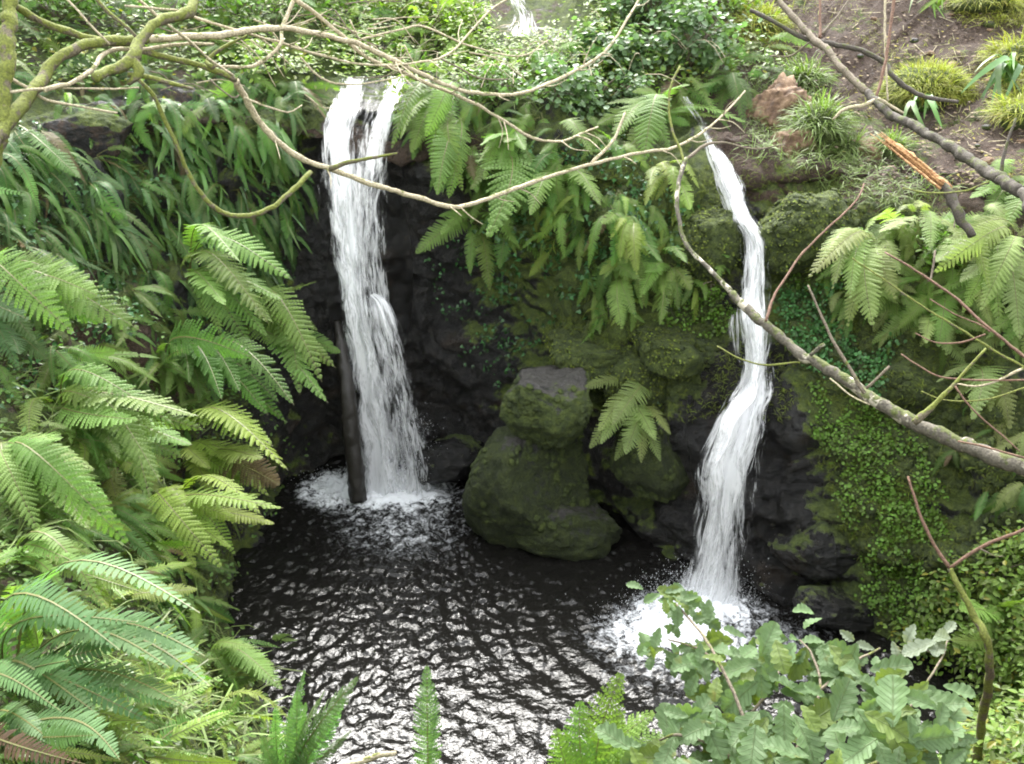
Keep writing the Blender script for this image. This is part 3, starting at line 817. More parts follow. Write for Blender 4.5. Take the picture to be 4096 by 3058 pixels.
for k in range(26):
    x, y = rt.uniform(130, 470), rt.uniform(0, 95)
    a = rt.uniform(-0.5, 1.2); ln = rt.uniform(25, 70); b = rt.uniform(-0.5, 0.5)
    d = 4.0 + (x - 130) / 340 * 1.3
    branch('twig', [(x, y), (x + ln * .5 * math.cos(a), y + ln * .5 * math.sin(a)), (x + ln * math.cos(a + b), y + ln * math.sin(a + b))], (d, d + 0.1), (1.0, 0.5), M_pale if rt.random() < .7 else M_bark, tree, 0.05)

dead = empty('leaning_dead_tree', at(1060, 225, 4.6), 'grey dead tree leaning down across the brown path slope', 'tree')
Q1 = [(760, -22), (775, -3), (794, 17), (812, 37), (829, 52), (844, 71), (868, 93), (887, 112), (914, 127), (941, 140), (971, 161), (996, 176), (1024, 194), (1060, 225)]
branch('trunk', Q1[:7], (7.0, 6.2), (3.4, 4.0, 4.4), M_bark, dead, 0.15)
branch('trunk', Q1[6:], (6.2, 4.8), (4.8, 5.4, 6.6, 8.8), M_darkbark, dead, 0.18, None, [(3.9, 4.5, 2.85), (4.9, 4.3, 2.4)])
branch('branch', [(750, 10), (765, 17), (794, 34), (812, 41), (836, 45), (861, 51), (885, 63), (893, 76), (914, 92), (937, 99), (958, 102)], (6.8, 6.3), (2.2, 2.8, 3.2, 2.0), M_darkbark, dead, 0.15)
branch('branch', [(820, -10), (820, 18), (820, 38)], (6.7, 6.6), (1.4, 1.8), M_redtwig, dead)
branch('branch', [(822, 34), (836, 18), (852, -4)], (6.6, 6.6), (1.6, 1.0), M_bark, dead)
branch('branch', [(895, -10), (890, 30), (886, 60), (876, 98)], (6.3, 6.2), (2.2, 2.0), M_redtwig, dead)
branch('branch', [(885, -10), (885, 25), (885, 51), (888, 101)], (6.4, 6.3), (1.6, 1.2), M_pale, dead)
branch('branch', [(875, 100), (862, 106), (849, 108), (841, 112), (833, 120)], (6.1, 6.2), (2.6, 1.4), M_pale, dead)
branch('branch', [(878, 98), (890, 105), (903, 113)], (6.0, 6.0), (2.0, 1.6), M_pale, dead)
branch('branch', [(1000, 176), (1003, 160), (1008, 140), (1016, 118)], (5.2, 5.2), (2.4, 1.4), M_darkbark, dead)
branch('branch', [(903, 188), (929, 193), (963, 191), (990, 182)], (5.4, 5.2), (1.2, 1.5), M_mossbark, dead, 0.1)
branch('branch', [(770, 56), (790, 56), (802, 48), (812, 41)], (6.8, 6.6), (0.9, 1.2), M_bark, dead, 0.05)

bough = empty('mossy_bough', at(1050, 476, 3.9), 'thick lichen patched bough slanting across the narrow waterfall', 'branch')
B1 = [(785, 144), (755, 149), (726, 143), (706, 145), (687, 159), (679, 179), (677, 203), (682, 233), (692, 252), (710, 270), (732, 294), (752, 314), (774, 330), (799, 354), (823, 366), (850, 383), (868, 395), (895, 413), (922, 426), (959, 444), (986, 455), (1024, 468), (1060, 480)]
branch('limb', B1[:5], (5.6, 5.4), (0.8, 1.5, 2.2), M_bark, bough)
branch('limb', B1[4:11], (5.4, 5.0), (3.0, 2.6, 2.4, 2.6, 3.4), M_lichen, bough, 0.1)
branch('limb', B1[10:], (5.0, 3.9), (5.0, 6.2, 7.0, 8.2, 9.4, 11.5), M_lichen, bough, 0.14, 'thick end of the bough, grey bark with cream lichen and moss', [(2.75, 3.1, 2.1), (3.3, 2.7, 1.9)])
branch('branch', [(680, 66), (671, 85), (669, 112), (673, 132), (681, 152), (684, 163)], (5.6, 5.4), (1.3, 2.0), M_mossbark, bough, 0.1)
branch('branch', [(864, 393), (850, 368), (832, 339), (819, 310), (808, 285)], (4.4, 4.5), (2.6, 1.8, 1.2), M_bark, bough)
branch('branch', [(864, 184), (858, 198), (839, 218), (807, 248), (788, 274), (774, 297), (766, 321)], (5.2, 4.8), (1.0, 1.4, 1.8), M_redtwig, bough)
branch('branch', [(717, 346), (741, 359), (766, 365), (800, 362)], (4.9, 4.7), (0.9, 1.4), M_mossbark, bough)
branch('branch', [(866, 388), (890, 366)], (4.4, 4.35), (1.8, 1.5), M_bark, bough)
branch('branch', [(810, 355), (824, 344)], (4.65, 4.6), (2.6, 2.0), M_lichen, bough)
branch('branch', [(913, 423), (933, 406), (955, 383), (986, 348)], (4.2, 4.1), (4.5, 2.8, 1.4), M_mossbark, bough, 0.25)
branch('branch', [(955, 386), (973, 410), (1004, 437), (1020, 452)], (4.1, 4.0), (1.2, 0.8), M_redtwig, bough)
branch('branch', [(958, 441), (985, 447), (1024, 458)], (4.1, 3.9), (1.2, 1.4), M_redtwig, bough)
branch('branch', [(830, 378), (850, 395), (870, 405)], (4.5, 4.4), (1.0, 0.8), M_pale, bough)

thorn = empty('bare_thorny_shrub', at(1050, 385, 4.2), 'thin reddish bare stems arching out of the pale bracken', 'shrub')
branch('stem', [(852, 258), (886, 281), (922, 306), (959, 328), (986, 346), (1022, 366), (1050, 385)], (4.6, 4.2), (0.9, 1.4, 2.0), M_mossbark, thorn, 0.12, None, [(2.9, 4.0, 2.2), (3.6, 4.2, 1.4)])
branch('stem', [(885, 252), (893, 257), (932, 281), (962, 303), (986, 326), (1024, 357), (1050, 380)], (4.6, 4.2), (1.0, 1.6, 2.0), M_redtwig, thorn, 0.12, None, [(3.0, 4.05, 2.2), (3.65, 4.25, 1.4)])
branch('stem', [(930, 299), (955, 314), (977, 323), (990, 332)], (4.4, 4.3), (0.8, 1.2), M_redtwig, thorn)
branch('stem', [(901, 354), (919, 366), (941, 377), (980, 380), (1030, 380)], (4.4, 4.2), (0.8, 1.3), M_redtwig, thorn)
branch('stem', [(915, 333), (935, 342), (960, 343), (985, 334)], (4.4, 4.3), (0.7, 1.2), M_redtwig, thorn)
branch('stem', [(921, 391), (945, 400), (985, 400), (1024, 388), (1050, 384)], (4.4, 4.2), (0.7, 1.3), M_mossbark, thorn)
branch('stem', [(955, 384), (985, 385), (1024, 368)], (4.3, 4.2), (1.0, 1.6), M_pale, thorn)
branch('stem', [(935, 250), (932, 275), (928, 281)], (4.5, 4.5), (1.2, 1.4), M_bark, thorn)

sap = empty('forked_sapling', at(990, 655, 4.0), 'mossy forked sapling stem above the leafy corner bank', 'sapling')
branch('trunk', [(949, 568), (960, 590), (973, 614), (990, 655)], (4.1, 4.0), (3.2, 4, 5), M_mossbark, sap, 0.2, None, [(2.2, 3.4, 1.1), (2.3, 3.45, 0.3)])
branch('branch', [(949, 568), (938, 552), (924, 525), (914, 496), (908, 476)], (4.1, 4.2), (2.4, 1.8, 1.4), M_redtwig, sap)
branch('branch', [(949, 568), (981, 547), (1005, 537), (1040, 522)], (4.1, 4.0), (2.0, 1.7), M_redtwig, sap)
branch('branch', [(981, 549), (995, 556), (1003, 556)], (4.05, 4.0), (0.9, 0.5), M_bark, sap)

# splintered log lying on the path edge
def log_base(x, y, d): return at(x, y, d)
spl = empty('splintered_log', at(965, 225, 6.1), 'broken log with fresh orange splintered wood at its upper end', 'log')
m_, nt_, nd_, L_ = new_mat('fresh_splintered_wood')
tcn = geopos(nt_); wv = nd_.new('ShaderNodeMapping'); L_.new(tcn, wv.inputs[0]); wv.inputs['Rotation'].default_value = (0, R(38), 0); wv.inputs['Scale'].default_value = (5, 60, 60)
nw = noise_n(nt_, wv.outputs[0], 1.0, 4, 0.6)
L_.new(ramp(nt_, nw, [(0.3, (0.16, 0.07, 0.03)), (0.5, (0.42, 0.22, 0.09)), (0.68, (0.62, 0.40, 0.19))]), nd_['Principled BSDF'].inputs['Base Color'])
nd_['Principled BSDF'].inputs['Roughness'].default_value = 0.8
L_.new(bump(nt_, nw, 0.02, 1.0), nd_['Principled BSDF'].inputs['Normal'])
M_splint = m_
branch('core', [(886, 140), (915, 162), (948, 190)], (6.36, 6.12), (3.6, 5.4, 5.8), M_splint, spl, 0.16)
rsp = random.Random(12)
for k in range(13):
    a = rsp.uniform(-4.5, 4.5); b = a * 1.1
    x0 = rsp.uniform(870, 894); u = (x0 - 872) / 72
    branch('splinter', [(x0 - a * 0.35, 130 + 54 * u + a * 0.8 + rsp.uniform(-1.5, 1.5)), (910 - b * .5, 159 + b * .8), (942 - b * .5, 186 + b * .8)], (6.38 - rsp.uniform(0, .05), 6.10 - rsp.uniform(0, .04)), (0.25, 1.5, 1.6), M_splint, spl, 0.05)
branch('bark_end', [(938, 182), (948, 193), (958, 212), (972, 236)], (6.15, 5.95), (5.5, 6.5, 6.0, 4.5), M_darkbark, spl, 0.25, 'dark rotting lower end')

wl = link('upright_log', tube_mesh('upright_log', [aty(337, 322, 8.05), aty(342, 352, 7.80), aty(348, 400, 7.64), aty(353, 450, 7.58), aty(358, 500, 7.52)],
          [0.030, 0.052, 0.070, 0.078, 0.084], M_wetlog, 18, -0.16))
tag(wl, 'dark wet log standing upright in the tall waterfall', 'log')
# ------------------------------------------------------------------ fern fronds (unit length along +Y, arching in +Z)
def frond_mesh(name, kind, arch, seed, width=0.2, shape='lance', pairs=22):
    r = random.Random(seed)
    V, F3, F4, mi3, mi4 = [], [], [], [], []
    def curve(s):
        # rises then droops: chord along Y
        z = arch * math.sin(math.pi * s ** 0.8) * 1.0
        return s, z
    def tang(s):
        e = 1e-3
        a, b = curve(max(0, s - e)), curve(min(1, s + e))
        t = Vector((0, b[0] - a[0], b[1] - a[1])).normalized()
        return t
    side = r.uniform(-0.11, 0.11); tw_ = r.uniform(-0.5, 0.5)
    def axis(s):
        y, z = curve(s)
        return Vector((side * math.sin(math.pi * s) , y, z))
    # rachis
    n = 14; rs = 0.0065
    base = len(V)
    for i in range(n):
        s = i / (n - 1); c = axis(s); t = tang(s); x = Vector((1, 0, 0)); nn = x.cross(t)
        w_ = rs * (1.15 - s)
        for k in range(3):
            a = k * 2 * math.pi / 3 + math.pi / 6
            V.append(c + x * (math.cos(a) * w_) + nn * (math.sin(a) * w_))
    for i in range(n - 1):
        for k in range(3):
            a = base + i * 3 + k; b = base + i * 3 + (k + 1) % 3
            F4.append((a, b, b + 3, a + 3)); mi4.append(1)
    s0 = {'lady': 0.17, 'hard': 0.06, 'male': 0.14}[kind]
    for i in range(pairs):
        f = (i + 0.5) / pairs
        s = s0 + (0.985 - s0) * f
        if shape == 'lance': wd = width * (math.sin(math.pi * min(1, f * 0.86 + 0.13)) ** 0.8)
        elif shape == 'tri': wd = width * (1.03 - f) ** 0.8 * min(1, 0.65 + f * 4)
        else: wd = width * min(1, 0.3 + f * 5) * (1 - f ** 3.2) ** 0.8
        wd *= r.uniform(0.9, 1.06)
        if r.random() < 0.05: wd *= r.uniform(0.3, 0.8)
        c = axis(s); t = tang(s)
        up = Vector((1, 0, 0)).cross(t)
        ca, sa = math.cos(tw_ * s), math.sin(tw_ * s)
        X1 = Vector((1, 0, 0)) * ca + up * sa; up = up * ca - Vector((1, 0, 0)) * sa
        for sg in (-1, 1):
            sweep = 0.22 + 0.45 * f + r.uniform(-0.06, 0.06)
            d = (X1 * sg * math.cos(sweep) + t * math.sin(sweep)).normalized()
            droop = r.uniform(0.05, 0.30)
            lift = r.uniform(0.0, 0.16)
            e = t - d * t.dot(d)
            e.normalize()
            def pt(q, off):
                return c + d * (wd * q) + up * (wd * (lift * q - droop * q * q)) + e * off + up * (-abs(off) * 0.25)
            gap = (0.985 - s0) / pairs
            if kind == 'hard':
                hw = gap * 0.40
                b0 = len(V)
                for q, wq in ((0.0, 0.95), (0.35, 1.0), (0.75, 0.7)):
                    V.append(pt(q, -hw * wq)); V.append(pt(q, hw * wq))
                V.append(pt(1.0, hw * 0.25))
                F4 += [(b0, b0 + 1, b0 + 3, b0 + 2), (b0 + 2, b0 + 3, b0 + 5, b0 + 4)]; mi4 += [0, 0]
                F3.append((b0 + 4, b0 + 5, b0 + 6)); mi3.append(0)
            else:
                m = 8 if kind == 'lady' else 6
                m = max(3, int(round(m * min(1, wd / width + 0.25))))
                for k in range(m):
                    q0, q1 = k / m, (k + 0.86) / m
                    if kind == 'lady': pw = gap * 0.62 * (1.0 - 0.75 * (k / m) ** 1.5)
                    else: pw = gap * 0.56 * (1.0 - 0.6 * (k / m) ** 1.4)
                    for tg in (-1, 1):
                        b0 = len(V)
                        adv = 0.55 / m
                        pwv = pw * r.uniform(0.85, 1.1)
                        V.append(pt(q0, 0)); V.append(pt(q1, 0)); V.append(pt(q1 + adv * 0.55, tg * pwv * 0.95)); V.append(pt(q0 + adv * 0.7, tg * pwv * 0.85))
                        F4.append((b0, b0 + 1, b0 + 2, b0 + 3)); mi4.append(0)
    faces = [np.array(F4)] + ([np.array(F3)] if F3 else [])
    return mesh_np(name, np.array([tuple(v) for v in V]), faces, [M_frond, M_rachis], False, mi4 + mi3)

m_, nt_, nd_, L_ = new_mat('fern_stalk')
nd_['Principled BSDF'].inputs['Base Color'].default_value = (0.11, 0.11, 0.03, 1)
M_rachis = m_

def strap_mesh(name, arch, seed, width=0.06):
    r = random.Random(seed)
    n = 12; V = []
    for i in range(n):
        s = i / (n - 1)
        z = arch * math.sin(math.pi * s ** 0.8)
        wv = width * (math.sin(math.pi * (0.08 + 0.92 * s) ** 0.75) ** 0.7) * (1 + 0.12 * math.sin(s * 25 + seed)) + 0.002
        x = 0.05 * math.sin(s * 3 + seed)
        for k, o in ((-1, 0.018), (0, 0), (1, 0.018)):
            V.append((x + k * wv, s, z + o * abs(k) * (1 - s) + 0.01 * math.sin(s * 19 + k + seed)))
    F = []
    for i in range(n - 1):
        for k in range(2):
            a = i * 3 + k; F.append((a, a + 1, a + 4, a + 3))
    return mesh_np(name, np.array(V), np.array(F), [M_strap], True)

FR = {'lady': [], 'tri': [], 'hard': [], 'strap': [], 'male': [], 'bristle': []}
for a in (0.06, 0.14, 0.24, 0.34):
    for sd_ in (1, 2, 3):
        FR['lady'].append(frond_mesh('lady_frond', 'lady', a, sd_ + int(a * 100), 0.155, 'lance', 26))
        FR['male'].append(frond_mesh('male_frond', 'male', a, sd_ + 3 + int(a * 100), 0.125, 'lance', 30))
        FR['hard'].append(frond_mesh('hard_frond', 'hard', a, sd_ + 50 + int(a * 100), 0.085, 'hard', 40))
    FR['tri'].append(frond_mesh('broad_frond', 'lady', a * 0.8, 7 + int(a * 100), 0.30, 'tri', 18))
    FR['bristle'].append(frond_mesh('narrow_frond', 'hard', a, 90 + int(a * 100), 0.11, 'hard', 26))
    FR['strap'].append(strap_mesh('strap_leaf', a, 3 + int(a * 10), 0.032))
    FR['strap'].append(strap_mesh('strap_leaf', a * 1.2, 8 + int(a * 10), 0.026))

COLS = {
 'mid': (0.090, 0.175, 0.036), 'light': (0.155, 0.240, 0.052), 'yellow': (0.215, 0.275, 0.050), 'blue': (0.110, 0.190, 0.070),
 'dark': (0.042, 0.095, 0.022), 'pale': (0.22, 0.265, 0.085), 'grass': (0.16, 0.18, 0.045), 'brown': (0.15, 0.10, 0.05)}

def put_frond(parent, A, T, kind, colr, r, arch=None, nrm=None, wscale=1.0):
    d = T - A
    ln = d.length
    if ln < 1e-3: return
    y = d / ln
    toc = (CAM - A).normalized()
    n = nrm if nrm is not None else (ZUP * 0.75 + toc * 0.55 + Vector((r.gauss(0, .22), r.gauss(0, .22), r.gauss(0, .15))))
    x = y.cross(n)
    if x.length < 1e-3: x = Vector((1, 0, 0))
    x.normalize()
    z = x.cross(y)
    lib = FR[kind]
    if arch is None: me = r.choice(lib)
    else: me = lib[min(len(lib) - 1, int(arch * len(lib)))]
    mt = Matrix.Identity(4)
    lw = ln * wscale; wr = r.uniform(0.72, 1.15)
    for i in range(3):
        mt[i][0] = x[i] * lw * wr; mt[i][1] = y[i] * ln; mt[i][2] = z[i] * ln; mt[i][3] = A[i]
    nm = 'leaf' if kind == 'strap' else 'frond'
    o = bpy.data.objects.new(nm, me)
    col.objects.link(o)
    o.parent = parent
    o.matrix_parent_inverse = Matrix.Translation(-parent.location)
    o.matrix_basis = mt
    if r.random() < 0.014 and kind != 'strap': colr = 'brown'
    c = COLS[colr] if isinstance(colr, str) else colr
    k = r.uniform(0.8, 1.2) * KL; g = r.uniform(0.92, 1.08)
    o.color = (c[0] * k / g, c[1] * k, c[2] * k, 1)
    return o

def fern(label, root, tips, kind='lady', colr='light', lean=0.06, seed=None, group=None, t0=None, name='fern', arch=None, extra=3, wscale=0.88):
    """a fern rooted where the photo shows it; each frond runs from the crown to the tip seen in the photo"""
    r = random.Random(zlib.crc32(label.encode()) if seed is None else seed)
    if t0 is None:
        P, N, t = hitc(*root)
        P = P + N * 0.02
    else:
        P, t = at(root[0], root[1], t0), t0
    e = empty(name, P, label, 'fern' if name != 'grass_tussock' else 'grass', group)
    for tip in tips:
        L = lean * r.uniform(0.5, 1.4)
        h = hit(tip[0], tip[1])
        tt = t * (1 - L)
        if h is not None: tt = min(tt, h[2] - 0.05)
        T = at(tip[0], tip[1], tt)
        k = tip[2] if len(tip) > 2 else kind
        c = tip[3] if len(tip) > 3 else colr
        j = Vector((r.gauss(0, .015), r.gauss(0, .015), r.gauss(0, .01)))
        if len(tip) > 5: j = at(tip[4], tip[5], t * 0.995) - P
        put_frond(e, P + j, T, k, c, r, arch, None, wscale)
    for k in range(extra):
        tip = r.choice(tips)
        x = root[0] + (tip[0] - root[0]) * r.uniform(0.5, 0.9) + r.uniform(-22, 22); y = root[1] + (tip[1] - root[1]) * r.uniform(0.5, 0.9) + r.uniform(-18, 22)
        h = hit(x, y)
        T = at(x, y, min(t * (1 - lean * r.uniform(.3, 1)), (h[2] - 0.05) if h else 99))
        put_frond(e, P + Vector((r.gauss(0, .03), r.gauss(0, .03), 0)), T, kind, colr, r, arch, None, wscale)
    return e

# the ferns one can tell apart
fern('fern arching over the very top of the narrow waterfall', (676, 96), [(702, 122), (690, 128), (715, 112), (660, 112), (700, 100), (672, 122), (684, 84)], 'lady', 'light', 0.05)
fern('broad light green fern fanning out on the bank nearest the tall waterfall', (187, 282), [(291, 279), (283, 300), (273, 323), (268, 337), (222, 339), (252, 349), (205, 318), (240, 262), (225, 305)], 'lady', 'light', 0.10)
fern('light green fern reaching toward the upright log from the bank', (262, 325), [(317, 281), (318, 331), (341, 353), (336, 368), (328, 403), (322, 382), (300, 395), (300, 345)], 'male', 'light', 0.10)
fern('mid green fern drooping low under the broad fern', (182, 366), [(286, 422), (294, 405), (222, 400), (268, 415), (254, 358), (200, 402), (240, 392)], 'male', 'mid', 0.10, arch=0.5)
fern('arching fern with curled pale tips between two fern clumps', (160, 372), [(137, 390), (147, 387), (195, 382), (254, 357), (210, 395), (176, 345), (150, 342)], 'hard', 'light', 0.06, arch=0.6)
fern('pale feathery fern high on the fern bank at the frame edge', (14, 292), [(98, 296), (101, 323), (141, 331), (60, 280), (50, 310), (75, 335)], 'lady', 'light', 0.10)
fern('bluish fern half cut off by the frame edge below the pale feathery one', (-14, 322), [(47, 359), (30, 320), (38, 345), (20, 372)], 'lady', 'blue', 0.08)
fern('great arching fern clump on the middle of the bank', (62, 415), [(198, 416), (122, 390), (206, 430), (184, 459), (160, 482), (140, 420), (100, 400), (170, 440), (120, 460), (150, 500), (57, 470), (30, 460), (90, 500), (192, 445)], 'male', 'light', 0.10, extra=6)
fern('yellow green fern leaning over the pool from the bank', (190, 462), [(288, 470), (273, 446), (228, 462), (270, 497), (240, 480), (262, 458), (250, 487), (280, 485)], 'lady', 'yellow', 0.10, extra=2)
fern('bright fern with long level fronds above the mossy pool corner', (170, 512), [(275, 524), (283, 508), (240, 522), (196, 568), (223, 569), (262, 515), (232, 548), (210, 545)], 'male', 'yellow', 0.10)
fern('sprawling fern mass at the frame edge under the great clump', (10, 460), [(60, 440), (95, 470), (110, 500), (70, 520), (40, 535), (90, 530), (20, 520), (115, 520), (130, 545), (50, 480), (78, 500)], 'lady', 'light', 0.08, extra=5)
fern('dark fern hanging over the shaded hollow of the bank', (110, 520), [(172, 563), (150, 555), (180, 590), (130, 570), (165, 545), (140, 590)], 'hard', 'mid', 0.06)
fern('ladder leaved fern with a russet tipped frond on the near bank', (18, 560), [(119, 582), (126, 600), (145, 593), (52, 540), (100, 560), (70, 600), (110, 620)], 'hard', 'light', 0.08)
fern('upright ladder fern at the frame edge of the near bank', (24, 668), [(34, 598), (2, 610), (50, 590), (14, 585), (-10, 600)], 'bristle', 'light', 0.06)
fern('largest glossy ladder fern sweeping across the lowest bank corner', (16, 694), [(138, 622), (200, 613), (205, 656), (210, 686), (188, 708), (155, 724), (62, 724), (120, 650), (170, 668), (140, 700), (100, 716), (70, 660)], 'hard', 'blue', 0.12, extra=3, wscale=1.25)
fern('glossy ladder fern low in the corner below the largest one', (-6, 740), [(62, 712), (95, 735), (85, 764), (40, 770), (120, 760), (30, 700), (60, 748)], 'hard', 'blue', 0.10, wscale=1.3)
fern('yellowish comb fern beside the lowest ladder ferns', (100, 742), [(166, 738), (160, 755), (150, 720), (135, 770)], 'bristle', 'yellow', 0.08)
fern('blue green fern rising in front of the pool edge', (288, 800), [(305, 668), (297, 690), (359, 676), (340, 712), (275, 705), (325, 690), (352, 730), (262, 735), (315, 735)], 'male', 'blue', 0.05, t0=3.6, arch=0.1, wscale=0.8)
fern('lone thin fern frond standing before the rippled pool', (432, 800), [(427, 664), (436, 700)], 'male', 'blue', 0.04, t0=3.7, arch=0.1, extra=0)
fern('large triangular bright fern frond beside the oak sapling', (600, 800), [(622, 672), (672, 738), (556, 728), (580, 700), (655, 712)], 'tri', 'light', 0.04, t0=3.45, arch=0.3, wscale=1.35)
fern('light fern with small fronds over the mossy pool corner', (220, 660), [(275, 665), (283, 690), (255, 648), (262, 680), (240, 690), (270, 675)], 'lady', 'light', 0.06)
fern('small paired frond jutting over dark water', (262, 655), [(299, 640), (294, 657)], 'lady', 'light', 0.03)

fern('hanging fern curtain beside the lip of the tall waterfall', (452, 96), [(391, 150), (411, 153), (400, 140), (432, 168), (437, 195), (425, 138), (445, 150), (470, 125), (418, 120), (405, 110)], 'lady', 'light', 0.05)
fern('single yellowish comb frond hanging right of the curtain fern', (462, 120), [(437, 196), (450, 160)], 'male', 'light', 0.06)
fern('fern with one long drooping frond on the central wall', (512, 130), [(538, 178), (500, 165), (525, 150)], 'male', 'light', 0.05)
fern('big triangular fern frond hanging on the central wall', (498, 150), [(487, 238), (515, 205), (470, 190), (480, 145), (505, 142)], 'tri', 'light', 0.07, arch=0.6)
fern('fern drooping over the dark cave below the triangular frond', (478, 226), [(415, 254), (490, 291), (549, 267), (470, 275), (440, 235), (520, 248)], 'lady', 'light', 0.07, arch=0.7)
fern('leafy fern spray in the middle of the central wall', (560, 185), [(555, 217), (530, 216), (601, 206), (596, 190), (575, 225), (540, 195), (585, 170)], 'lady', 'light', 0.06, arch=0.5)
fern('tall shuttlecock fern on top of the wall near the narrow waterfall', (655, 118), [(597, 125), (606, 104), (643, 166), (626, 150), (622, 130), (700, 108), (722, 118), (746, 122), (670, 150), (690, 85), (640, 90), (612, 140), (660, 90)], 'lady', 'light', 0.06)
fern('yellowing small fern below the shuttlecock fern', (668, 175), [(645, 206), (676, 208), (692, 192), (655, 200), (690, 210), (650, 185)], 'lady', 'yellow', 0.05)
fern('fern leaning over the upper narrow waterfall from the path side', (735, 88), [(690, 108), (752, 112), (720, 112), (700, 88), (745, 130), (712, 75)], 'lady', 'mid', 0.05)
fern('fine fern hanging straight down on the mossy wall', (634, 222), [(637, 276), (620, 262), (650, 258), (610, 240)], 'lady', 'yellow', 0.05, arch=0.6)
fern('bright fern tuft above the yellow mossed block', (668, 266), [(691, 290), (652, 312), (640, 298), (687, 263), (660, 325), (678, 310), (645, 272)], 'lady', 'light', 0.06)
fern('pale dangling fern on the wall above the perched boulder', (622, 280), [(604, 279), (641, 280), (622, 330), (607, 308), (636, 318)], 'lady', 'light', 0.05, arch=0.6)
fern('bright fern hanging beside the perched boulder', (637, 405), [(580, 388), (589, 449), (598, 432), (612, 425)], 'lady', 'pale', 0.09, arch=0.5)
fern('yellow green fern fanning over the dark cave mouth', (640, 418), [(641, 464), (656, 441), (661, 462), (625, 455)], 'lady', 'pale', 0.10, arch=0.5)
fern('tiny bright fern clinging right beside the narrow waterfall', (722, 262), [(730, 275), (716, 280), (708, 262), (728, 258)], 'lady', 'light', 0.04)

fern('pale drooping fern on the mossy face beside the bare stems', (872, 248), [(808, 278), (832, 290), (873, 327), (847, 328), (896, 300), (820, 262), (850, 300), (900, 275)], 'lady', 'pale', 0.08, arch=0.6)
fern('pale bracken massed at the frame edge above the bare stems', (1010, 245), [(1000, 332), (960, 282), (1030, 305), (935, 262), (980, 312), (950, 240), (1020, 340), (970, 262), (990, 290)], 'lady', 'pale', 0.07, extra=3)
fern('pale fern beside the lower end of the splintered log', (915, 222), [(880, 232), (960, 238), (930, 252), (895, 215), (945, 262), (905, 262)], 'lady', 'pale', 0.07)
fern('yellowish fern with drooping leaflets below the bare stems', (975, 372), [(936, 382), (955, 400), (990, 412), (1000, 452), (972, 420), (1010, 430)], 'tri', 'pale', 0.06, arch=0.6)
fern('fern at the frame edge above the bough, under the leaning trunk', (1010, 180), [(985, 215), (1030, 220), (970, 198), (1000, 235), (1035, 190)], 'lady', 'light', 0.06)
fern('strap leaved fern rosette beside the path', (1000, 84), [(968, 96), (985, 100), (1010, 104), (1024, 92), (978, 72), (1018, 70), (996, 108)], 'strap', 'blue', 0.05, name='strap_fern', arch=0.9, wscale=1.6)
fern('strap leaved rosette at the far top of the path', (930, 8), [(912, 12), (945, 10), (922, 16), (938, 18), (926, -4), (940, -4)], 'strap', 'light', 0.03, name='strap_fern', arch=0.9, wscale=1.6)
fern('small strap leaved fern under the grass mound', (925, 112), [(905, 125), (945, 128), (930, 134), (915, 105), (940, 110)], 'strap', 'mid', 0.05, name='strap_fern', arch=0.8, wscale=1.5)
fern('bright fern in the leafy corner bank', (1000, 640), [(960, 610), (1024, 600), (985, 595), (975, 650), (1030, 660), (950, 640)], 'lady', 'light', 0.06)
# ------------------------------------------------------------------ leaf templates and scatters
LEAF = (np.array([(0, 0, 0), (-.26, .30, .05), (0, .34, -.02), (.26, .30, .05), (-.22, .66, .03), (0, .7, -.03), (.22, .66, .03), (0, 1.0, -.06)], float),
        [np.array([(0, 2, 1), (0, 3, 2), (4, 5, 7), (5, 6, 7)]), np.array([(1, 2, 5, 4), (2, 3, 6, 5)])])
IVY = (np.array([(0, 0, 0), (-.42, .22, .03), (-.2, .5, .04), (0, .45, -.03), (.42, .22, .03), (.2, .5, .04), (0, 1, -.05)], float),
       [np.array([(0, 3, 1), (1, 3, 2), (0, 4, 3), (4, 5, 3), (2, 3, 6), (3, 5, 6)])])
ROUND = (np.array([(0, 0, 0), (-.36, .2, .04), (-.42, .6, .05), (0, .5, -.04), (.36, .2, .04), (.42, .6, .05), (0, .98, .0)], float),
         [np.array([(0, 3, 1), (1, 3, 2), (2, 3, 6), (0, 4, 3), (4, 5, 3), (5, 6, 3)])])
BLADE = (np.array([(-.05, 0, 0), (.05, 0, 0), (-.045, .4, .16), (.045, .4, .16), (-.03, .78, .12), (.03, .78, .12), (0, 1.0, -.06)], float),
         [np.array([(0, 1, 3, 2), (2, 3, 5, 4)]), np.array([(4, 5, 6)])])

THIN = (BLADE[0] * np.array([0.35, 1, 1]), BLADE[1])
def inpoly(x, y, poly):
    c = False; j = len(poly) - 1
    for i in range(len(poly)):
        (xi, yi), (xj, yj) = poly[i], poly[j]
        if (yi > y) != (yj > y) and x < (xj - xi) * (y - yi) / (yj - yi) + xi: c = not c
        j = i
    return c

def sample(poly, n, r, dens=None):
    xs = [p[0] for p in poly]; ys = [p[1] for p in poly]
    out = []; tries = 0
    while len(out) < n and tries < n * 12:
        tries += 1
        x, y = r.uniform(min(xs), max(xs)), r.uniform(min(ys), max(ys))
        if not inpoly(x, y, poly): continue
        if ((x - 88) / 40) ** 2 + ((y - 132) / 17) ** 2 < 1: continue      # bare rock shows here
        if 490 < x < 590 and y < 46: continue      # the far cascade keeps its gap
        h = hit(x, y)
        if h is None or h[0].z < 0.02: continue
        if dens is not None and noise.noise(h[0] * dens[0]) < dens[1]: continue
        out.append((h[0], h[1], x, y))
    return out

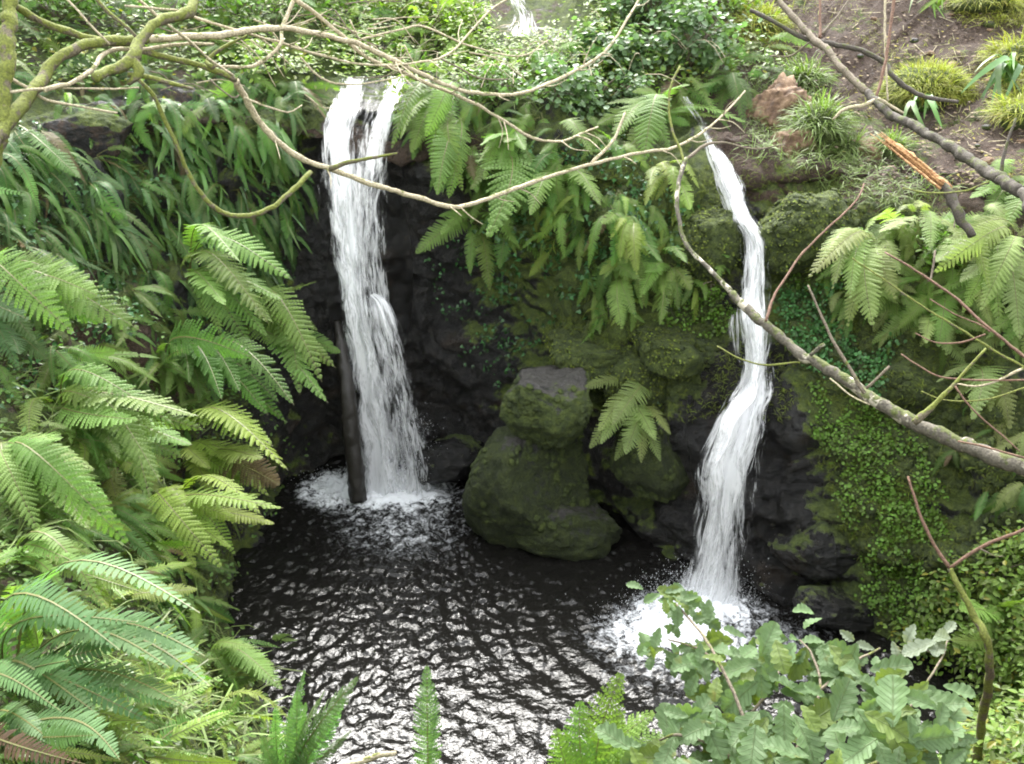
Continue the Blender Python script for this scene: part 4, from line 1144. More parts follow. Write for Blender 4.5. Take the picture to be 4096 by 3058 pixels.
def leafy(name, pts, tmpl, size, mat, r, lift=(0.0, 0.05), upbias=0.6, droop=0.5, parent=None, clump=1, spread=0.0):
    P, Yv, Zv, S = [], [], [], []
    for (p, n, *_ ) in pts:
        for _k in range(clump):
            q = p + n * r.uniform(*lift)
            if spread: q = q + Vector((r.gauss(0, spread), r.gauss(0, spread), r.gauss(0, spread * .7)))
            z = (n * 0.8 + ZUP * upbias + Vector((r.gauss(0, .4), r.gauss(0, .4), r.gauss(0, .4)))).normalized()
            y = Vector((r.gauss(0, 1), r.gauss(0, 1), r.gauss(0, 1) - droop))
            y = y - z * y.dot(z)
            P.append(q); Yv.append(y); Zv.append(z); S.append(size * r.uniform(0.55, 1.25))
    P, Yv, Zv, S = np.array(P), np.array(Yv), np.array(Zv), np.array(S)
    m3 = frames(Yv, Zv) * S[:, None, None]
    V, F, own = scatter(tmpl[0], tmpl[1], P, m3)
    rv = np.array([r.random() for _ in range(len(P))])[own]
    return mesh_np(name, V, F, mat, False, attrs={'rnd': rv})

M_ivy = mat_leaf('ivy_leaf', False, (0.048, 0.115, 0.036), rough=0.3, transl=0.15, var=0.5)
M_cress = mat_leaf('bright_creeping_leaf', False, (0.120, 0.205, 0.030), rough=0.45, transl=0.3, var=0.45)
M_cress2 = mat_leaf('deep_green_creeping_leaf', False, (0.070, 0.165, 0.048), rough=0.4, transl=0.25, var=0.45)
M_herb = mat_leaf('herb_leaf', False, (0.140, 0.205, 0.036), rough=0.45, transl=0.35, var=0.45, yellow=0.06)
M_grey = mat_leaf('grey_green_leaf', False, (0.135, 0.200, 0.095), rough=0.42, transl=0.3, var=0.35)
M_lime = mat_leaf('lime_leaf', False, (0.200, 0.270, 0.050), rough=0.45, transl=0.45, var=0.35)
M_green = mat_leaf('mid_green_leaf', False, (0.115, 0.190, 0.042), rough=0.4, transl=0.3, var=0.45)
M_grass = mat_leaf('mossy_grass_blade', False, (0.28, 0.285, 0.050), rough=0.6, transl=0.3, var=0.4, yellow=0.1)
M_gfresh = mat_leaf('green_grass_blade', False, (0.155, 0.205, 0.055), rough=0.5, transl=0.3, var=0.4)
M_mosstuft = mat_leaf('moss_tuft', False, (0.120, 0.145, 0.022), rough=0.9, transl=0.15, var=0.35)
M_litter = mat_leaf('dead_leaf', False, (0.13, 0.088, 0.06), rough=0.8, transl=0.1, var=0.8, yellow=0.07)

def stuff(name, me, label):
    o = link(name, me); tag(o, label, kind='stuff'); return o

# --- hanging ferns on the cliff beside the tall waterfall, on the bank, along the top: alike within each group
def rosette(label, group, P, N, n, L, kinds, cols, r, name='fern', droop=0.5, spread=1.3, wscale=1.0, drift=0.0):
    e = empty(name, P, label, 'fern', group)
    out = Vector((N.x, N.y, 0))
    if out.length < 0.15: out = Vector((-0.1, -1, 0))
    out.normalize()
    sd_ = Vector((-out.y, out.x, 0))
    for k in range(n):
        a = (k + r.random()) / n * 2 - 1
        a *= spread
        ln = L * r.uniform(0.65, 1.2)
        el = r.gauss(-droop, 0.35)
        d = (out * math.cos(a) + sd_ * math.sin(a)) * math.cos(el) + ZUP * math.sin(el) + Vector((drift, 0, 0))
        T = P + d.normalized() * ln
        nn = ZUP * 0.6 + out * 0.7 + Vector((r.gauss(0, .25), r.gauss(0, .25), r.gauss(0, .2)))
        put_frond(e, P + Vector((r.gauss(0, .02), r.gauss(0, .02), r.gauss(0, .02))), T, r.choice(kinds), r.choice(cols), r, None, nn, wscale)
    return e

ROWS = ['topmost', 'second', 'third', 'fourth', 'fifth', 'sixth', 'seventh', 'eighth', 'ninth']
ORD = ['first', 'second', 'third', 'fourth', 'fifth', 'sixth', 'seventh', 'eighth', 'ninth', 'tenth', 'eleventh', 'twelfth', 'thirteenth', 'fourteenth', 'fifteenth', 'sixteenth']
def field(poly, n, L, nf, kinds, cols, label, side, nrows, group, seed, droop=0.5, spread=1.3, name='fern', mind=0.12, wscale=1.0, drift=0.0):
    r = random.Random(seed)
    got, made = [], []
    for (p, nn, x, y) in sample(poly, n * 4, r):
        if any((p - q).length < mind for q in got): continue
        got.append(p)
        e = rosette('x', group, p + nn * 0.01, nn, nf + r.randint(-1, 1), L * r.uniform(0.7, 1.25), kinds, cols, r, name, droop, spread, wscale, drift)
        made.append((y, x, e))
        if len(got) >= n: break
    # each one is told by its row in the mass and its place counted from a landmark
    made.sort(key=lambda q: q[0])
    per = math.ceil(len(made) / nrows)
    for k in range(nrows):
        row = sorted(made[k * per:(k + 1) * per], key=lambda q: q[1], reverse=side[1] > 0)
        for i, (y, x, e) in enumerate(row):
            rw = 'lowest' if k == nrows - 1 and nrows > 1 else ROWS[k]
            e['label'] = label + (', %s row' % rw if nrows > 1 else '') + ', %s from %s' % (ORD[i] if i else 'nearest', side[0]) if i else label + (', %s row' % rw if nrows > 1 else '') + ', nearest %s' % side[0]

field([(-20, 140), (40, 118), (150, 105), (240, 88), (300, 92), (292, 150), (282, 250), (240, 290), (120, 275), (-20, 262)], 110, 0.46, 6, ['hard', 'hard', 'hard', 'strap', 'male', 'male', 'bristle'], ['mid', 'dark', 'mid', 'blue'],
      'dark fern hanging in the cliff curtain', ('the tall waterfall', 1), 8, 'ferns hanging in the cliff curtain', 21, 0.95, 0.8, 'hanging_fern', mind=0.13, drift=0.25)
field([(-20, 290), (120, 285), (190, 330), (180, 420), (60, 430), (-20, 400)], 30, 0.38, 8, ['lady', 'male', 'hard', 'male'], ['mid', 'light', 'light'], 'small fern filling the shaded upper bank', ('the pool side', 1), 4, 'small ferns filling the upper bank', 22, 0.55, mind=0.11, drift=0.2)
field([(-20, 430), (180, 430), (230, 560), (190, 600), (-20, 620)], 40, 0.40, 7, ['lady', 'male', 'male', 'hard'], ['light', 'mid', 'light', 'yellow'], 'green fern filling the middle bank', ('the pool side', 1), 4, 'ferns filling the middle bank', 23, 0.35, mind=0.11, drift=0.25)
field([(-20, 610), (170, 600), (250, 650), (290, 764), (-20, 764)], 30, 0.32, 7, ['hard', 'lady', 'bristle', 'male'], ['light', 'mid', 'yellow'], 'small fern on the near bank among ladder ferns', ('the pool', 1), 4, 'small ferns on the near bank', 24, 0.25, mind=0.10)
field([(410, 90), (560, 105), (660, 130), (660, 240), (600, 290), (560, 260), (470, 190), (415, 125)], 44, 0.40, 6, ['lady', 'lady', 'male'], ['mid', 'light', 'light'], 'small fern on the central wall brow', ('the tall waterfall', -1), 3, 'ferns on the brow of the central wall', 25, 0.7, 0.9, mind=0.11)
field([(150, 20), (600, 10), (640, 75), (500, 85), (330, 65), (200, 75)], 28, 0.42, 7, ['lady', 'male'], ['light', 'mid', 'yellow'], 'leafy fern in the top undergrowth', ('the path', 1), 5, 'ferns in the top undergrowth', 26, 0.0, 2.8, mind=0.17)
field([(590, 60), (760, 40), (770, 90), (700, 105), (610, 100)], 14, 0.34, 5, ['lady'], ['light', 'mid'], 'leafy fern above the narrow waterfall', ('the path', 1), 2, 'ferns above the narrow waterfall', 27, 0.1, 2.4, mind=0.17)
field([(850, 235), (960, 205), (1040, 200), (1040, 345), (900, 330)], 26, 0.42, 7, ['lady', 'lady', 'tri'], ['pale', 'light', 'pale'], 'pale fern in the bracken under the dead tree', ('the narrow waterfall', -1), 3, 'pale ferns under the dead tree', 28, 0.4, 1.4, mind=0.12)
field([(300, 62), (200, 66), (60, 90), (60, 125), (200, 112), (312, 108)], 22, 0.38, 7, ['lady', 'male', 'hard'], ['mid', 'light', 'dark'], 'fern on the shelf over the cliff curtain', ('the tall waterfall', 1), 3, 'ferns on the cliff shelf', 31, 0.5, 1.3, mind=0.12, drift=0.2)
field([(790, 250), (880, 230), (900, 350), (830, 330)], 10, 0.24, 5, ['lady'], ['light', 'mid', 'pale'], 'small fern on the mossy face beside the narrow waterfall', ('the water', -1), 2, 'ferns beside the narrow waterfall', 32, 0.6, 1.1, mind=0.14)
field([(545, 205), (700, 195), (700, 300), (600, 335), (540, 290)], 18, 0.30, 6, ['lady', 'lady', 'male'], ['light', 'yellow', 'light'], 'small light fern on the mossy central wall', ('the narrow waterfall', 1), 3, 'light ferns on the central wall', 33, 0.6, 1.1, mind=0.15)
field([(950, 390), (1040, 390), (1040, 520), (960, 470)], 7, 0.25, 4, ['lady'], ['mid', 'pale'], 'small fern below the thick bough', ('the narrow waterfall', -1), 1, 'ferns below the thick bough', 29, 0.7, 1.0, mind=0.15)
field([(-30, -30), (230, -30), (230, 60), (120, 90), (-30, 110)], 18, 0.48, 7, ['lady', 'hard', 'male'], ['mid', 'light', 'dark'], 'fern behind the mossy tree branches', ('the mossy trunk', -1), 4, 'ferns behind the mossy tree', 30, 0.1, 2.2, mind=0.2)

# --- creeping leaves on the rock faces
r_ = random.Random(5)
pts = sample([(500, 150), (640, 130), (700, 200), (690, 300), (600, 330), (520, 330), (480, 250)], 620, r_, (3.0, -0.12))
stuff('ivy', leafy('ivy', pts, IVY, 0.050, M_ivy, r_, (0.01, 0.07), 0.3, 1.2, clump=3, spread=0.05), 'dark glossy ivy creeping over the central rock wall')
pts = sample([(480, 330), (530, 310), (560, 370), (520, 400), (490, 380)], 60, r_) + sample([(620, 400), (665, 395), (670, 460), (630, 450)], 90, r_)
pts += sample([(430, 200), (520, 220), (540, 330), (470, 360), (430, 300)], 110, r_, (3.0, 0.0))
stuff('ivy', leafy('ivy', pts, IVY, 0.042, M_ivy, r_, (0.0, 0.06), 0.3, 1.2, clump=3, spread=0.05), 'small ivy sprays round the stacked boulders and dark recess')
pts = sample([(0, 120), (290, 95), (285, 290), (240, 330), (0, 420)], 650, r_, (2.2, -0.1))
stuff('ivy', leafy('ivy', pts, IVY, 0.050, M_ivy, r_, (0.0, 0.06), 0.4, 1.0, clump=3, spread=0.06), 'ivy and small leaves behind the hanging cliff ferns')
pts = sample([(770, 290), (870, 280), (900, 330), (880, 400), (800, 360)], 700, r_, (2.5, -0.2))
stuff('creeping_leaves', leafy('creeping_leaves', pts, ROUND, 0.030, M_cress2, r_, (0.0, 0.05), 0.4, 1.0, clump=4, spread=0.03), 'dense dark creeping leaves beside the narrow waterfall')
pts = sample([(810, 380), (860, 385), (930, 450), (960, 560), (950, 640), (870, 620), (850, 520), (815, 440)], 1300, r_, (3.4, -0.16))
stuff('creeping_leaves', leafy('creeping_leaves', pts, ROUND, 0.026, M_cress, r_, (0.0, 0.045), 0.5, 1.0, clump=4, spread=0.03), 'bright green creeping leaves covering the mossy face below the bough')
pts = sample([(670, 290), (735, 300), (735, 330), (700, 340), (660, 320)], 160, r_) + sample([(770, 240), (860, 230), (900, 280), (790, 290)], 260, r_)
stuff('creeping_leaves', leafy('creeping_leaves', pts, ROUND, 0.028, M_cress, r_, (0.0, 0.05), 0.5, 1.0, clump=4, spread=0.03), 'bright creeping leaves edging both sides of the narrow waterfall')
pts = sample([(960, 560), (1050, 520), (1050, 790), (900, 790), (880, 660)], 1200, r_, (2.2, -0.25))
stuff('undergrowth', leafy('undergrowth', pts, LEAF, 0.050, M_herb, r_, (0.0, 0.14), 0.9, 0.0, clump=4, spread=0.05), 'bright low leafy plants covering the corner bank')
pts = sample([(-20, 300), (190, 290), (300, 450), (240, 560), (300, 790), (-20, 790)], 1500, r_, (2.2, -0.2))
stuff('undergrowth', leafy('undergrowth', pts, LEAF, 0.042, M_green, r_, (0.0, 0.10), 0.8, 0.0, clump=3, spread=0.05), 'small green leaves under the ferns of the bank')
pts = sample([(-30, -20), (640, -20), (780, 20), (760, 90), (640, 110), (500, 90), (300, 70), (-30, 100)], 2600, r_, (1.6, -0.3))
stuff('undergrowth', leafy('undergrowth', pts, LEAF, 0.062, M_herb, r_, (0.0, 0.22), 0.9, 0.0, clump=3, spread=0.07), 'tangled green undergrowth above the waterfalls')
pts = sample([(300, 0), (600, -10), (620, 90), (420, 95), (200, 60)], 1500, r_, (1.6, -0.1))
stuff('undergrowth', leafy('undergrowth', pts, LEAF, 0.060, M_lime, r_, (0.05, 0.3), 0.9, 0.0, clump=3, spread=0.07), 'lime green leaves scattered in the top undergrowth')
# --- moss tufts give every mossy stone a furry edge
pts = sample([(560, 150), (740, 150), (960, 200), (1030, 500), (960, 640), (880, 620), (800, 420), (560, 420), (560, 300)], 6500, r_, (2.0, -0.25))
stuff('moss', leafy('moss', pts, BLADE, 0.045, M_mosstuft, r_, (-0.005, 0.004), 0.9, -0.2, clump=4, spread=0.012), 'furry yellow green moss on the rock faces beside the narrow waterfall')
pts = sample([(230, 80), (320, 85), (312, 140), (260, 200), (230, 420), (300, 470), (240, 600), (260, 690), (320, 780), (180, 780), (170, 560), (200, 300)], 1800, r_)
stuff('moss', leafy('moss', pts, BLADE, 0.040, M_mosstuft, r_, (-0.005, 0.004), 0.9, -0.2, clump=3, spread=0.012), 'furry moss along the bank edge by the pool')
pts = sample([(760, -20), (1040, -20), (1040, 190), (880, 180), (740, 90)], 2200, r_)
stuff('leaf_litter', leafy('leaf_litter', pts, LEAF, 0.045, M_litter, r_, (0.0, 0.012), 2.5, 0.0, clump=2, spread=0.06), 'brown dead leaves and twigs littering the path')
pts = sample([(940, -20), (1040, -20), (1040, 30), (960, 25)], 500, r_) + sample([(985, 55), (1040, 40), (1040, 120), (1000, 110)], 400, r_) + sample([(720, -10), (790, 10), (790, 50), (740, 60)], 300, r_)
stuff('grass', leafy('grass', pts, THIN, 0.16, M_grass, r_, (0, 0.01), 1.2, -1.0, clump=5, spread=0.03), 'yellow green mossy grass along the path edges')
pts = sample([(420, 40), (560, 60), (620, 105), (420, 100)], 320, r_) + sample([(740, 60), (800, 60), (860, 170), (760, 150)], 240, r_)
stuff('grass', leafy('grass', pts, THIN, 0.18, M_gfresh, r_, (0, 0.01), 1.0, -0.6, clump=5, spread=0.03), 'thin grass tangled in the brow above the walls')

pts = sample([(-20, 380), (200, 390), (240, 470), (60, 560), (-20, 560)], 170, r_) + sample([(100, 600), (290, 640), (300, 770), (100, 770)], 120, r_)
stuff('grass', leafy('grass', pts, THIN, 0.34, M_gfresh, r_, (0, 0.01), 1.2, -0.9, clump=3, spread=0.03), 'long thin grass blades arching among the bank ferns')
pts = sample([(745, 85), (830, 90), (860, 170), (745, 160)], 260, r_) + sample([(840, 130), (960, 190), (900, 210), (820, 190)], 200, r_)
stuff('grass', leafy('grass', pts, THIN, 0.15, M_gfresh, r_, (0, 0.01), 0.8, -0.2, clump=5, spread=0.03), 'straggling grass between the orange rock and the splintered log')
pts = sample([(770, 0), (1040, -10), (1040, 190), (950, 185), (850, 120), (770, 90)], 330, r_, (1.5, 0.06))
stuff('grass', leafy('grass', pts, THIN, 0.10, M_grass, r_, (0, 0.01), 1.2, -0.8, clump=6, spread=0.04), 'short mossy grass patches spreading over the path slope')
# --- thin bramble stems arching through the top undergrowth: one tangle
Vb, Fb, nb = [], [], 0
rb_ = random.Random(61)
for (p, n, x, y) in sample([(230, 15), (480, 10), (600, 50), (720, 60), (640, 110), (430, 100), (330, 60)], 110, rb_):
    a = rb_.uniform(0, 2 * math.pi); L = rb_.uniform(0.25, 0.8); hgt = rb_.uniform(0.1, 0.4); w_ = rb_.uniform(0.002, 0.0045)
    d = Vector((math.cos(a), math.sin(a), 0)); s_ = d.cross(ZUP) * w_
    for k in range(7):
        u = k / 6
        c = p + d * (L * u) + ZUP * (hgt * math.sin(math.pi * u * 0.85) + 0.01)
        Vb += [c + s_, c - s_, c + ZUP * w_ * 1.7]
        if k < 6:
            b = nb + k * 3
            Fb += [(b, b + 1, b + 4, b + 3), (b + 1, b + 2, b + 5, b + 4), (b + 2, b, b + 3, b + 5)]
    nb += 21
stuff('bramble_tangle', mesh_np('bramble_tangle', np.array([tuple(v) for v in Vb]), np.array(Fb), M_pale), 'tangle of thin pale bramble stems above the waterfalls')
# --- grass mounds
def tussock(x, y, rad, label, seed, n=900, L=0.16, mat=None, squash=0.7, off=0.0):
    r = random.Random(seed)
    P, N, t = hitc(x, y)
    P = P + Vector((0, off, 0))
    e = empty('grass_tussock', P, label, 'grass')
    core = link('mound', rock_mesh(seed, rad * 0.9, rad * 0.9, rad * squash * 0.9, M_mossrock, sub=3), e)
    core.matrix_basis = Matrix.Translation(P)
    pos, Yv, Zv, S = [], [], [], []
    for k in range(n):
        d = Vector((r.gauss(0, 1), r.gauss(0, 1), abs(r.gauss(0.2, .8)))).normalized()
        q = P + Vector((d.x * rad, d.y * rad, d.z * rad * squash)) * 0.86
        out = Vector((d.x, d.y, d.z * 0.5 - 0.25)) + Vector((r.gauss(0, .35), r.gauss(0, .35), r.gauss(0, .25)))
        pos.append(q); Yv.append(out); Zv.append(d + ZUP * 0.5); S.append(L * r.uniform(.5, 1.3))
    m3 = frames(np.array(Yv), np.array(Zv)) * np.array(S)[:, None, None]
    m3[:, :, 0] *= 0.45
    V, F, own = scatter(BLADE[0], BLADE[1], np.array(pos), m3)
    rv = rng.random(n)[own]
    b = link('blades', mesh_np('blades', V, F, mat or M_grass, False, attrs={'rnd': rv}), e)
    b['kind'] = 'stuff'
    return e
tussock(925, 98, 0.40, 'big domed yellow green grass mound beside the path', 1, 4200, 0.14)
tussock(818, 132, 0.22, 'shaggy grass tussock hanging beside the orange rock', 2, 900, 0.2, M_gfresh, 1.0)
tussock(804, 82, 0.15, 'small upright grass tuft above the orange rock', 3, 420, 0.22, M_gfresh, 0.8)
tussock(1018, 62, 0.28, 'grass mound cut by the frame edge near the strap leaved rosette', 4, 900, 0.17)
tussock(1020, 118, 0.2, 'lower grass mound at the frame edge under the strap leaved rosette', 5, 600, 0.17)
tussock(985, 6, 0.35, 'flat mossy grass hump at the far top of the path', 6, 1000, 0.14, None, 0.45)
tussock(760, 28, 0.22, 'yellow green grassy hump where the shrubs meet the path', 7, 700, 0.18)
tussock(848, 150, 0.14, 'small grass tuft under the dead tree beside the reddish stone', 8, 350, 0.16, M_gfresh, 0.8)
tussock(890, 150, 0.13, 'grass tuft beside the broken upper end of the splintered log', 9, 350, 0.16, M_gfresh, 0.8)

# --- shrubs along the top
def shrub(label, x, y, rx, rz, n, size, mat, seed, tmpl=LEAF, name='shrub', bark=None, dz=0.0, Y=None, ry=None):
    r = random.Random(seed)
    if Y is None:
        P, N, t = hitc(x, y)
    else:
        P = aty(x, y, Y)
    e = empty(name, P, label, 'shrub')
    ry = ry or rx
    C = P + Vector((0, 0, rz * 0.85 + dz))
    stems, pos, Yv, Zv, S = [], [], [], [], []
    for k in range(9):
        a = r.uniform(0, 2 * math.pi); rr = r.uniform(0.3, 1)
        tip = C + Vector((rx * rr * math.cos(a), ry * rr * math.sin(a), rz * r.uniform(-0.4, 0.9)))
        mid = P.lerp(tip, 0.5) + Vector((r.gauss(0, .05), r.gauss(0, .05), 0.06))
        stems.append([P, mid, tip])
        o = link('stem', tube_mesh('stem', [P, mid, tip], [0.010, 0.007, 0.003], bark or M_bark, 5, 0.05), e)
    ncl = 26
    cl = []
    for k in range(ncl):
        while True:
            d = Vector((r.uniform(-1, 1), r.uniform(-1, 1), r.uniform(-1, 1)))
            if 0.25 < d.length < 1: break
        cl.append((C + Vector((d.x * rx, d.y * ry, d.z * rz)), r.uniform(0.14, 0.30) * rx))
    for k in range(n):
        c, cr = r.choice(cl)
        q = c + Vector((r.gauss(0, cr), r.gauss(0, cr), r.gauss(0, cr * .7)))
        outw = (q - C)
        z = (ZUP * 0.9 + outw.normalized() * 0.5 + Vector((r.gauss(0, .4), r.gauss(0, .4), r.gauss(0, .3))))
        y = Vector((r.gauss(0, 1), r.gauss(0, 1), r.gauss(-0.4, .5)))
        pos.append(q); Yv.append(y); Zv.append(z); S.append(size * r.uniform(.6, 1.25))
    m3 = frames(np.array(Yv), np.array(Zv)) * np.array(S)[:, None, None]
    V, F, own = scatter(tmpl[0], tmpl[1], np.array(pos), m3)
    rv = np.array([r.random() for _ in range(n)])[own]
    b = link('foliage', mesh_np('foliage', V, F, mat, False, attrs={'rnd': rv}), e)
    b['kind'] = 'stuff'
    return e
shrub('grey green round leaved shrub under the far cascade', 612, 76, 0.36, 0.24, 1500, 0.062, M_grey, 1, ROUND)
shrub('grey green round leaved shrub nearest the path', 690, 66, 0.40, 0.36, 1500, 0.060, M_grey, 2, ROUND)
shrub('grey green shrub high between the two round leaved ones', 650, 28, 0.48, 0.35, 1500, 0.062, M_grey, 3, ROUND)
shrub('sparse grey leaved shrub hanging over the central wall', 590, 112, 0.26, 0.20, 420, 0.055, M_grey, 4, ROUND)
shrub('grey green bush spilling over the central wall brow', 555, 106, 0.30, 0.2, 700, 0.055, M_grey, 21, ROUND)
shrub('leafy green bush over the wall beside the curtain fern', 492, 98, 0.28, 0.18, 650, 0.05, M_green, 22)
shrub('grey leaved bush between the shuttlecock fern and the wall brow', 632, 108, 0.24, 0.18, 500, 0.05, M_grey, 23, ROUND)
shrub('lime green leafy shrub beside the far cascade', 448, 44, 0.34, 0.26, 900, 0.075, M_lime, 5)
shrub('bright yellow green bush behind the pale bough', 405, 22, 0.40, 0.26, 900, 0.075, M_lime, 6)
shrub('small lime green seedling under the sagging bough', 520, 88, 0.14, 0.14, 190, 0.040, M_lime, 7, ROUND)
shrub('mid green bush at the top above the tall waterfall', 330, 18, 0.5, 0.32, 1200, 0.065, M_green, 8)
shrub('mid green bush behind the drooping mossy limb', 235, 24, 0.5, 0.32, 1200, 0.065, M_green, 9)
shrub('dark leafy bush at the top behind the tree trunk', 60, 20, 0.55, 0.38, 1300, 0.065, M_green, 10)
shrub('green bush at the top beside the far cascade', 625, 6, 0.40, 0.30, 1000, 0.062, M_green, 11)
shrub('pale leafy bush behind the dead tree top', 730, 14, 0.38, 0.26, 900, 0.06, M_herb, 12)
shrub('leafy herb beside the forked sapling', 1005, 596, 0.26, 0.22, 520, 0.05, M_herb, 13, LEAF, 'leafy_herb')
shrub('leafy herb at the frame edge of the corner bank', 1020, 680, 0.3, 0.24, 620, 0.05, M_herb, 14, LEAF, 'leafy_herb')
shrub('leafy herb behind the grey oak leaves', 930, 655, 0.24, 0.18, 420, 0.045, M_herb, 15, LEAF, 'leafy_herb')
shrub('green leafy herb on the mossy face beside the pale fern', 930, 262, 0.24, 0.2, 420, 0.05, M_cress, 16, LEAF, 'leafy_herb')
shrub('small bright herb on the ledge above the narrow waterfall bend', 712, 300, 0.13, 0.13, 260, 0.04, M_cress, 17, LEAF, 'leafy_herb')

# ------------------------------------------------------------------ oak sapling near the camera
def oak_leaf_mesh(seed):
    r = random.Random(seed)
    n = 40; V = []
    ph = r.uniform(-.4, .4)
    for i in range(n):
        s = i / (n - 1)
        env = 0.31 * math.sin(math.pi * (0.04 + 0.93 * s ** 0.85)) ** 0.8 * (0.5 + 0.75 * s)
        lob = 0.70 + 0.42 * abs(math.sin(s * math.pi * 4.6 + ph)) ** 0.55
        w_ = max(0.008, env * lob)
        z = -0.14 * s * s + 0.03 * math.sin(s * 6 + seed)
        for k in (-1, -0.5, 0, 0.5, 1):
            V.append((k * w_, s + 0.10 * abs(k) * math.sin(math.pi * s), z + 0.10 * abs(k) * w_ / 0.3 + 0.012 * math.sin(s * 27 + k * 3)))
    F = []
    for i in range(n - 1):
        for k in range(4):
            a = i * 5 + k; F.append((a, a + 1, a + 6, a + 5))
    return mesh_np('oak_leaf', np.array(V), np.array(F), [M_oak], True)

m_, nt_, nd_, L_ = new_mat('oak_leaf_surface')
p_ = nd_['Principled BSDF']
oi = nd_.new('ShaderNodeObjectInfo')
tc_ = nd_.new('ShaderNodeTexCoord')
sx = nd_.new('ShaderNodeSeparateXYZ'); L_.new(tc_.outputs['Object'], sx.inputs[0])
vein = math_(nt_, 'SUBTRACT', 1.0, mapr(nt_, math_(nt_, 'ABSOLUTE', sx.outputs[0]), 0.004, 0.016))
ws = math_(nt_, 'FRACT', math_(nt_, 'MULTIPLY', math_(nt_, 'SUBTRACT', sx.outputs[1], math_(nt_, 'MULTIPLY', math_(nt_, 'ABSOLUTE', sx.outputs[0]), 0.8)), 9.0))
v2 = mapr(nt_, math_(nt_, 'ABSOLUTE', math_(nt_, 'SUBTRACT', ws, 0.5)), 0.02, 0.09, 1, 0)
vv_ = math_(nt_, 'MAXIMUM', vein, math_(nt_, 'MULTIPLY', v2, 0.55))
nn_ = noise_n(nt_, geopos(nt_), 30.0, 4)
sp_ = mapr(nt_, noise_n(nt_, geopos(nt_), 14.0, 2), 0.66, 0.72, 0, 0.55)
c_ = mixc(nt_, mapr(nt_, nn_, 0.3, 0.7, 0, 0.35), oi.outputs['Color'], (0.04, 0.075, 0.02))
c_ = mixc(nt_, math_(nt_, 'MULTIPLY', vv_, 0.5), c_, (0.14, 0.18, 0.08))
c_ = mixc(nt_, sp_, c_, (0.16, 0.14, 0.02))
L_.new(c_, p_.inputs['Base Color'])
p_.inputs['Roughness'].default_value = 0.6; p_.inputs['Specular IOR Level'].default_value = 0.35
L_.new(bump(nt_, vv_, 0.03, 0.6), p_.inputs['Normal'])
tr_ = nd_.new('ShaderNodeBsdfTranslucent'); L_.new(mixc(nt_, 1.0, c_, (1.7, 1.7, 0.7), 'MULTIPLY'), tr_.inputs[0])
mx_ = nd_.new('ShaderNodeMixShader'); mx_.inputs[0].default_value = 0.42
L_.new(p_.outputs[0], mx_.inputs[1]); L_.new(tr_.outputs[0], mx_.inputs[2]); L_.new(mx_.outputs[0], nd_['Material Output'].inputs['Surface'])
M_oak = m_
OAK = [oak_leaf_mesh(k) for k in range(5)]
oak = empty('oak_sapling', at(800, 900, 2.6), 'young oak sapling with lobed leaves rising before the pool corner', 'sapling')
ro = random.Random(77)
stems = [
 ([(800, 900), (775, 800), (745, 720), (721, 667), (706, 640), (690, 620), (676, 604)], (2.6, 3.2), (3.5, 2.0, 1.2)),
 ([(721, 667), (704, 652), (688, 645), (668, 640)], (3.0, 3.15), (1.8, 1.0)),
 ([(775, 800), (800, 740), (820, 690), (812, 655), (800, 640)], (2.7, 3.1), (2.2, 1.2)),
 ([(820, 690), (850, 665), (880, 648)], (2.9, 3.1), (2.2, 1.2)),
 ([(800, 860), (860, 770), (905, 715), (940, 660), (948, 640)], (2.6, 3.0), (2.4, 1.0)),
 ([(860, 770), (920, 745), (950, 740)], (2.6, 2.7), (2.5, 1.4)),
 ([(775, 800), (720, 750), (680, 735), (660, 740)], (2.7, 2.9), (2.5, 1.4)),
 ([(745, 720), (770, 690), (780, 670)], (2.9, 3.0), (2.0, 1.2)),
]
for pp, t, rr in stems: branch('stem', pp, t, rr, M_bark, oak, 0.06)
clusters = [  # photo position, depth, leaf length in px, count
 (668, 594, 3.2, 27, 5), (700, 603, 3.2, 30, 4), (704, 626, 3.15, 34, 4), (655, 645, 3.15, 32, 4), (690, 640, 3.1, 30, 3), (672, 620, 3.2, 22, 2),
 (725, 660, 3.05, 44, 5), (700, 680, 3.0, 44, 4), (760, 665, 3.0, 46, 5), (800, 645, 3.1, 44, 5), (830, 655, 3.05, 46, 5), (790, 685, 2.95, 54, 5), (850, 690, 2.9, 52, 5),
 (740, 705, 2.9, 56, 5), (770, 735, 2.8, 62, 6), (830, 735, 2.75, 62, 5), (700, 735, 2.85, 54, 5), (660, 745, 2.9, 48, 4), (900, 720, 2.75, 62, 5), (880, 755, 2.6, 70, 5), (935, 750, 2.6, 66, 5), (800, 770, 2.6, 70, 5), (730, 765, 2.7, 66, 5), (865, 665, 3.0, 46, 3), (920, 690, 2.8, 50, 3), (640, 770, 2.8, 50, 3), (955, 725, 2.65, 52, 3)]
